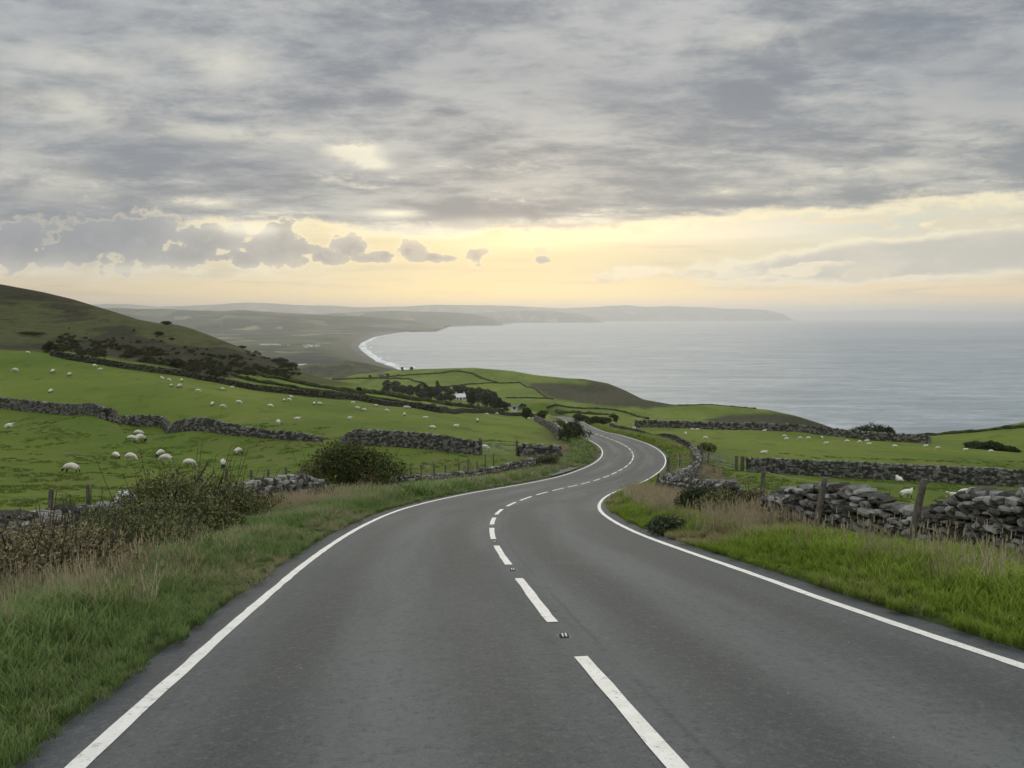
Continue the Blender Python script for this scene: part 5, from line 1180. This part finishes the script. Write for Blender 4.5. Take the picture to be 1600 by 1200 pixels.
# where the walls stand, as an offset from the road centre
def wall_off(paths, side):
    Q = np.concatenate([gpath(p)[:, :2] for p in paths]); s, o, _ = road_coord(Q[:, 0], Q[:, 1]); m_ = np.sign(o) == side; s, o = s[m_], np.abs(o[m_]); i = np.argsort(s); return s[i], o[i]
wl_s, wl_o = wall_off([W1, W1b], -1); wr_s, wr_o = wall_off([W5, W5b, W5c], 1)
S0 = np.interp(1.0, RD[:, 1], RS)
def verge_pts(side, sa, sb, dens, seed, omax=6.5):
    r = np.random.default_rng(seed); ws, wo = (wl_s, wl_o) if side < 0 else (wr_s, wr_o)
    n = int((sb - sa) * (omax - EDGE) * dens); s = r.uniform(sa, sb, n); o = EDGE - .16 + (omax - EDGE) * r.random(n)**1.15
    lim = np.interp(s, ws, wo, left=wo[0], right=3.4+2.6); ok = o < lim - .15; s, o = s[ok], o[ok]
    rag = fbm(s*1.1, o*0, 3, 9)*.35; ok = o > EDGE - .14 + rag; s, o = s[ok], o[ok]
    P = road_at(s, 0.0); N = np.stack([np.interp(s, RS, RN[:, 0]), np.interp(s, RS, RN[:, 1])], 1); P[:, :2] += N * (side*o)[:, None]
    P[:, 2] = H(P[:, 0], P[:, 1]) + .02 + fbm(P[:, 0]*1.3, P[:, 1]*1.3, 3, 8) * .12 * sstep(3.5, 4.5, o)
    return P, s, o
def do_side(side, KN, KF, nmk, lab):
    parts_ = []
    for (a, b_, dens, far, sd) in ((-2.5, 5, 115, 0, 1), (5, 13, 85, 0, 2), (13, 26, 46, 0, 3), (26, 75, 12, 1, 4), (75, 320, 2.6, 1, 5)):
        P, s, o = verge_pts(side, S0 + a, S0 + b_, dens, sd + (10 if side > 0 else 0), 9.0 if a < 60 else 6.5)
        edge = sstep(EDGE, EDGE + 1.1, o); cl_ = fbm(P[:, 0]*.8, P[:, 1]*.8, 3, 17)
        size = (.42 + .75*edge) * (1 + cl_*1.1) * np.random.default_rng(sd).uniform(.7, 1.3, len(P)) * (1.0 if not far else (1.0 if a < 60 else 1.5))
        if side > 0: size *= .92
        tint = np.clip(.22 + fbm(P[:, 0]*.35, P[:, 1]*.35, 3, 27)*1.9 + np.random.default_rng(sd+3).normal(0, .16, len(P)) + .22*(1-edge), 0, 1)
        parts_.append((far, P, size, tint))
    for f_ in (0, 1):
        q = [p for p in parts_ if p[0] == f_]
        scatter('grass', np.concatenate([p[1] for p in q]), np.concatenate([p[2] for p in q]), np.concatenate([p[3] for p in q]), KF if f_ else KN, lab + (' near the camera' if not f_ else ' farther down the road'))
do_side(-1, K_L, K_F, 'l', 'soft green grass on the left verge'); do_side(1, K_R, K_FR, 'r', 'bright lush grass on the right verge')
# dry grass
def dry_zone(zs, coll, name_label, seed, size=1.0):
    r = np.random.default_rng(seed); A = []
    for (px, d, rad_x, rad_y, n) in zs:
        c = g3(px, d); q = r.normal(0, .5, (n, 2)) * (rad_x, rad_y) + c[:2]; A.append(q)
    A = np.concatenate(A); s, o, _ = road_coord(A[:, 0], A[:, 1]); A = A[np.abs(o) > EDGE + .6]; P = np.c_[A, H(A[:, 0], A[:, 1])]
    scatter('dry_grass', P, size * r.uniform(.6, 1.25, len(P)), np.clip(r.normal(.4, .3, len(P)), 0, 1), coll, name_label)
dry_zone([(430,25,3.0,3.5,420),(390,24,2.6,2.0,260),(470,30,2.8,3.0,300),(30,9.0,1.4,1.0,50),(90,10.6,1.6,.9,34),(60,7.8,1.6,1.0,30),(400,22,1.6,1.2,50),(150,7.5,.9,1.2,14),(250,10.5,1.0,1.6,24),(520,31,2.5,2,140)], K_D, 'straw coloured dry grass between brambles and hawthorn on the left verge', 41)
dry_zone([(1030,30,2.4,5.0,620),(1075,24,2.2,3.0,420),(1120,20.5,2.0,1.6,240),(1010,36,1.8,3.5,260),(1230,14.8,1.8,.8,90),(1330,12.8,2.4,.3,20),(1450,11.2,2.4,.3,10),(1560,9.6,2.0,.4,22),(1180,16.8,1.5,1.2,100),(1500,8.4,2.2,.9,16)], K_D, 'tall straw coloured dry grass inside the right bend', 43, 1.05)
dry_zone([(640,43,6,3,260),(700,50,6,3,260),(760,56,6,2.5,220),(820,61,6,3,240),(865,68,4,5,160),(880,80,3,8,160),(600,38,4,3,160)], K_FD, 'dry grass along the left wall past the hawthorn', 45, .95)
dry_zone([(1070,92,2.5,10,280),(1040,104,3,10,260),(1000,120,4,14,260),(970,150,5,20,200),(1078,70,1.5,12,180),(985,135,4,14,200),(1100,60,1.2,6,60)], K_FD, 'dry reddish grass along the outer verge of the far bend', 46, 1.1)
# rough tufts in the pastures
r = np.random.default_rng(9); d = np.exp(r.uniform(math.log(15), math.log(95), 42000)); px = r.uniform(-80, 1680, len(d)); x = (px-800)/F*d*1.004
s, o, _ = road_coord(x, d); beyond = np.abs(o) > np.where(o < 0, np.interp(s, wl_s, wl_o, right=6), np.interp(s, wr_s, wr_o, right=6)) + .4
clump = fbm(x*.5, d*.28, 4, 61); ok = beyond & (clump > .05) & (r.random(len(d)) < np.clip(d / 60, .15, 1)); x, d = x[ok], d[ok]
P = np.c_[x, d, H(x, d) + 0.0]; scatter('pasture_grass', P, r.uniform(.45, 1.0, len(P)) * (1 + d/110), np.clip(r.normal(.15, .25, len(P)), 0, 1), K_P, 'short tussocky grass cropped by the sheep in the pastures')
# hillside scrub
SCR = kinds('scrub_kinds', [mesh_np('scrub', *leafcloud(420, [(a, b_, c*.62, d_, e, f*1.15) for a, b_, c, d_, e, f in lobes_for(2.5, 1.25, 6, 400+k)], .15, 400+k)[:2], M_SCRUB, attrs={'shade': leafcloud(420, [(a, b_, c*.62, d_, e, f*1.15) for a, b_, c, d_, e, f in lobes_for(2.5, 1.25, 6, 400+k)], .15, 400+k)[2]}) for k in range(4)])
pp = []
while len(pp) < 900:
    px = r.uniform(90, 470); t = (px - 90) / 380; py = 546 + t*45 - abs(r.normal(0, 14)) + 5
    py = min(py, 553 + t*47)
    if fbm(np.array([px/22.]), np.array([py/9.]), 3, 71)[0] > -.04:
        p = hit(px, py, dmin=150)
        if p[1] < 420: pp.append(p)
pp = np.array(pp); scatter('scrub', pp, r.uniform(.5, 1, len(pp))**3 * .95, r.random(len(pp)), SCR, 'dark gorse scrub scattered over the foot of the hillside')
